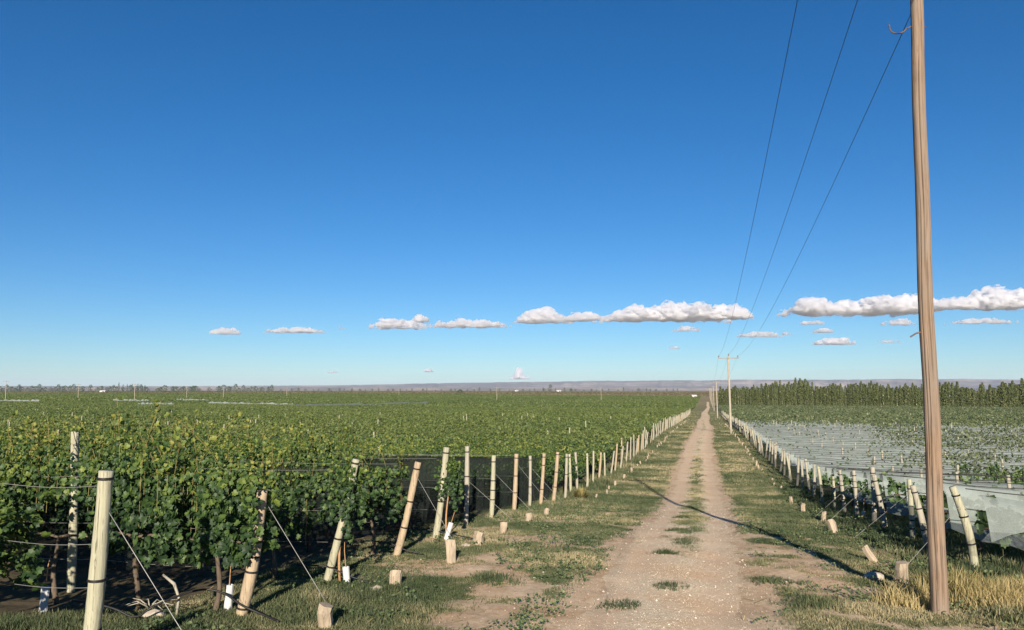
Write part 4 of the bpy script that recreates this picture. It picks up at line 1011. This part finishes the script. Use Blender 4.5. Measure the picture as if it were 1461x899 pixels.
pa = np.array(at(1027, 432)); pb = np.array(at(1475, 335))
n = 118
for i in range(n):
    t = (i + random.uniform(-.25, .25)) / n; p = pa + (pb - pa) * t
    hs_ = .80 + .28 * float(vn(t * 13, 3.0, 2)) + .12 * math.exp(-((t - .28) / .12) ** 2) + random.uniform(-.07, .07)
    poplar(p[0], p[1], hs_, "slender poplar in the front line of the windbreak at the end of the right field")
for i in range(70):
    t = (i + random.uniform(-.4, .4)) / 70; p = pa + (pb - pa) * t
    poplar(p[0] + 1, p[1] + 5, random.uniform(.72, 1.08), "slender poplar in the back line of the windbreak at the end of the right field")
rt = [crown(260, h, w, .5, .75, M_dark, 600 + k, 'round') for k, (h, w) in enumerate(((8, 8), (10, 7), (7, 10)))]
sl_ = [crown(220, h, 3.2, .5, .8, M_dark, 620 + k) for k, h in enumerate((14, 17))]
mbt = MB(); mbt.tube(np.array([[0, 0, -.5], [0, 0, 6]]), [.3, .15], 5); ftk = mbt.mesh("trunk", M_bark)
def ftree(x, D, me, s, lab, name="broadleaf_tree", cat="tree"):
    v, u = at(x, D); o = empty(name, (v, u, G(v, u)), random.random() * 6); o.scale = (s, s, s); tag(o, lab, cat, "far trees along the plain"); link("crown", me, o); link("trunk", ftk, o)
for i in range(74):
    x = -20 + i * 5.6 + random.uniform(-2, 2)
    if random.random() < .12: continue
    D = random.uniform(1350, 1650)
    ftree(x, D, random.choice(rt), random.uniform(1.0, 1.7), "rounded dark tree in the far treeline at the left horizon")
for x in (172, 178, 184, 191, 199, 205, 209): ftree(x, 1450, random.choice(sl_), random.uniform(.85, 1.1), "slender dark tree in the tall clump left of centre of the far treeline", "poplar_tree", "poplar")
for i in range(60):
    x = 400 + i * 9.6 + random.uniform(-4, 4); D = random.uniform(2000, 3000)
    ftree(x, D, random.choice(rt), random.uniform(.6, 1.2), "tiny dark tree scattered along the foot of the distant plateau")
ftree(657, 900, rt[2], 1.0, "rounded olive bush-like tree alone before the plain, left of centre")
ftree(785, 1500, rt[1], 1.5, "dark round tree standing by the white sheds"); ftree(776, 1520, rt[0], .9, "smaller dark tree left of the one by the white sheds"); ftree(815, 1500, rt[0], .9, "smaller dark tree right of the white sheds")
# sheds
def shed(x, D, w, d, h, lab):
    v, u = at(x, D); o = empty("farm_shed", (v, u, G(v, u)), .2); tag(o, lab, "shed", "white farm sheds far off")
    mb = MB(); mb.box((0, 0, h / 2 - .3), (w, d, h + .6)); link("wall", mb.mesh("wall", M_wall), o)
    mb = MB(); V = [(-w / 2 - .4, -d / 2 - .4, h), (w / 2 + .4, -d / 2 - .4, h), (-w / 2 - .4, 0, h + 1.5), (w / 2 + .4, 0, h + 1.5), (-w / 2 - .4, d / 2 + .4, h), (w / 2 + .4, d / 2 + .4, h)]
    mb.add(V, [[0, 1, 3, 2], [2, 3, 5, 4], [0, 4, 5, 1]], [[0, 2, 4], [1, 5, 3]]); link("roof", mb.mesh("roof", M_roof), o)
    mb = MB(); mb.box((w * .2, -d / 2 - .03, 1.3), (2.4, .06, 2.6)); link("door", mb.mesh("door", M_iron), o)
shed(797, 1480, 8, 5, 2.6, "long white shed right of the dark round tree"); shed(737, 1500, 6, 4, 2.3, "small white shed below the plume cloud"); shed(989, 760, 4, 3, 2.2, "tiny white hut at the far end of the left field beside the track")
shed(150, 1320, 9, 6, 2.6, "white shed before the far treeline at the left")

# ------------------------------------------------------------------ clouds
def cloudmat():
    m, t, o = mat("cloud")
    v = t.nodes.new("ShaderNodeVolumePrincipled"); v.inputs['Color'].default_value = (.95, .955, .975, 1); v.inputs['Anisotropy'].default_value = 0.3
    g = t.nodes.new("ShaderNodeNewGeometry"); n = noise(t, .014, g.outputs['Position'], 6, .6, sc=(1, 1, 1.5))
    mr = N(t, "ShaderNodeMapRange"); t.links.new(n, mr.inputs[0]); mr.inputs[1].default_value = .46; mr.inputs[2].default_value = .60; mr.inputs[3].default_value = 0.0; mr.inputs[4].default_value = .07
    t.links.new(mr.outputs[0], v.inputs['Density'])
    t.links.new(v.outputs[0], o.inputs['Volume']); return m
M_cloud = cloudmat()
import bmesh
_bm = bmesh.new(); bmesh.ops.create_icosphere(_bm, subdivisions=3, radius=1.0)
ICO = np.array([v.co[:] for v in _bm.verts]); ICF = np.array([[v.index for v in f.verts] for f in _bm.faces]); _bm.free()
ALT = 800.0
def cloud(x, yb, w, h, lab, hump=None, n=None, name="cloud", seed=0):
    el = (557 - yb) / 1103.; D = ALT / el; mpp = D / 1103.; W_, H_ = w * mpp * 1.06, h * mpp * .86
    v, u = at(x, D); r = np.random.default_rng(900 + seed)
    n = int((n or max(5, min(60, 5.0 * w / h + 6))) * 1.7); mb = MB()
    for i in range(n):
        t = (i + r.uniform(0, 1)) / n * 2 - 1
        env = (1 - abs(t) ** 2.2) ** .6 if hump is None else float(np.interp(t, [a for a, b in hump], [b for a, b in hump]))
        hh = H_ * max(.16, env) * r.choice([r.uniform(.3, .7), r.uniform(.8, 1.12)])
        rx = min(hh * r.uniform(.5, 1.05), W_ * .5); ry = rx * r.uniform(.8, 1.3); cx = t * (W_ / 2 - rx * .6)
        cy = r.normal(0, W_ * .05 + H_ * .3); q = ICO.copy()
        nz = fbm(q[:, 0] * 2.2 + i * 7 + seed, q[:, 1] * 2.2 + q[:, 2] * 2.7 + i * 3, 13, 4)
        q = q * (.3 + 1.4 * nz)[:, None]
        z = q[:, 2] * hh * .62 + hh * .42; z = np.where(z < hh * .2, hh * .2 + (z - hh * .2) * .45, z)
        mb.add(np.stack([q[:, 0] * rx + cx, q[:, 1] * ry + cy, z], 1), None, ICF)
    o = link(name, mb.mesh(name, M_cloud, True), None, (v, u, ALT)); rm = o.modifiers.new('merge', 'REMESH'); rm.mode = 'VOXEL'; rm.voxel_size = max(H_ / 34, W_ / 420); o.rotation_euler = (0, 0, R(YAW) * .9)
    return tag(o, lab, "cloud", "small clouds low in the sky")
CL = [(320, 477, 42, 10, "small white cloud farthest left"), (420, 475, 86, 8, "long thin cloud, second from the left"), (486, 469, 12, 4, "tiny wisp between the second and third clouds"),
      (568, 469, 84, 15, "flat-based white cloud left of the small round puff"), (600, 460, 20, 11, "small round white puff above the gap of two flat clouds"), (668, 467, 124, 12, "long low ragged cloud left of the humped one"),
      (774, 461, 88, 26, "white humped cloud near the middle of the sky"), (832, 458, 56, 13, "small white cloud touching the right of the humped cloud"),
      (952, 458, 200, 30, "largest long white cloud, left of the power cables"), (1042, 455, 70, 23, "rounded cloud at the right end of the largest cloud"), (980, 473, 40, 8, "small flat cloud under the largest cloud"),
      (962, 498, 16, 4, "tiny grey wisp above the plateau"), (1085, 481, 66, 8, "thin grey cloud crossed by the cables"), (1122, 478, 18, 4, "faint wisp right of the cables"),
      (1222, 449, 204, 29, "long white cloud with a grey base left of the near utility pole"), (1405, 441, 140, 32, "bright white cloud right of the near utility pole"), (1160, 463, 38, 6, "thin cloud directly below the left end of the long cloud"),
      (1174, 475, 32, 7, "small flat cloud, second below the long cloud"), (1190, 492, 62, 11, "flat white cloud lowest below the long cloud"), (1283, 464, 46, 9, "small lens-shaped cloud just left of the near utility pole"),
      (1402, 462, 92, 8, "thin grey streak of cloud right of the near utility pole"), (612, 531, 15, 5, "tiny white cloud low over the plain left of centre"), (1270, 489, 34, 4, "faint wisp left of the near utility pole, above the poplars"), (475, 532, 14, 3, "faint wisp low over the left plain")]
humps = {6: [(-1, .15), (-.6, .55), (0, 1), (.5, .6), (1, .2)], 8: [(-1, .25), (-.75, .5), (-.45, .8), (-.2, .65), (0.05, 1), (.4, .85), (.8, .55), (1, .3)],
         14: [(-1, .4), (-.8, .75), (-.55, .95), (-.35, .6), (-.1, .95), (.2, .85), (.55, 1), (.8, .8), (1, .5)], 15: [(-1, .35), (-.7, .55), (-.35, .6), (-.1, .85), (.2, 1), (.6, .8), (1, .5)]}
for i, (x, y, w, h, lab) in enumerate(CL): cloud(x, y, w, h, lab, humps.get(i), n=(46 if i in (8, 14) else 34 if i == 15 else None), seed=i * 3 + 1)
cloud(741, 541, 30, 6, "low pinkish cloud bank at the foot of the plume on the horizon", seed=80)
cloud(740, 541, 11, 18, "narrow upright plume of cloud on the horizon near the middle", hump=[(-1, .6), (0, 1), (1, .6)], n=7, seed=81)
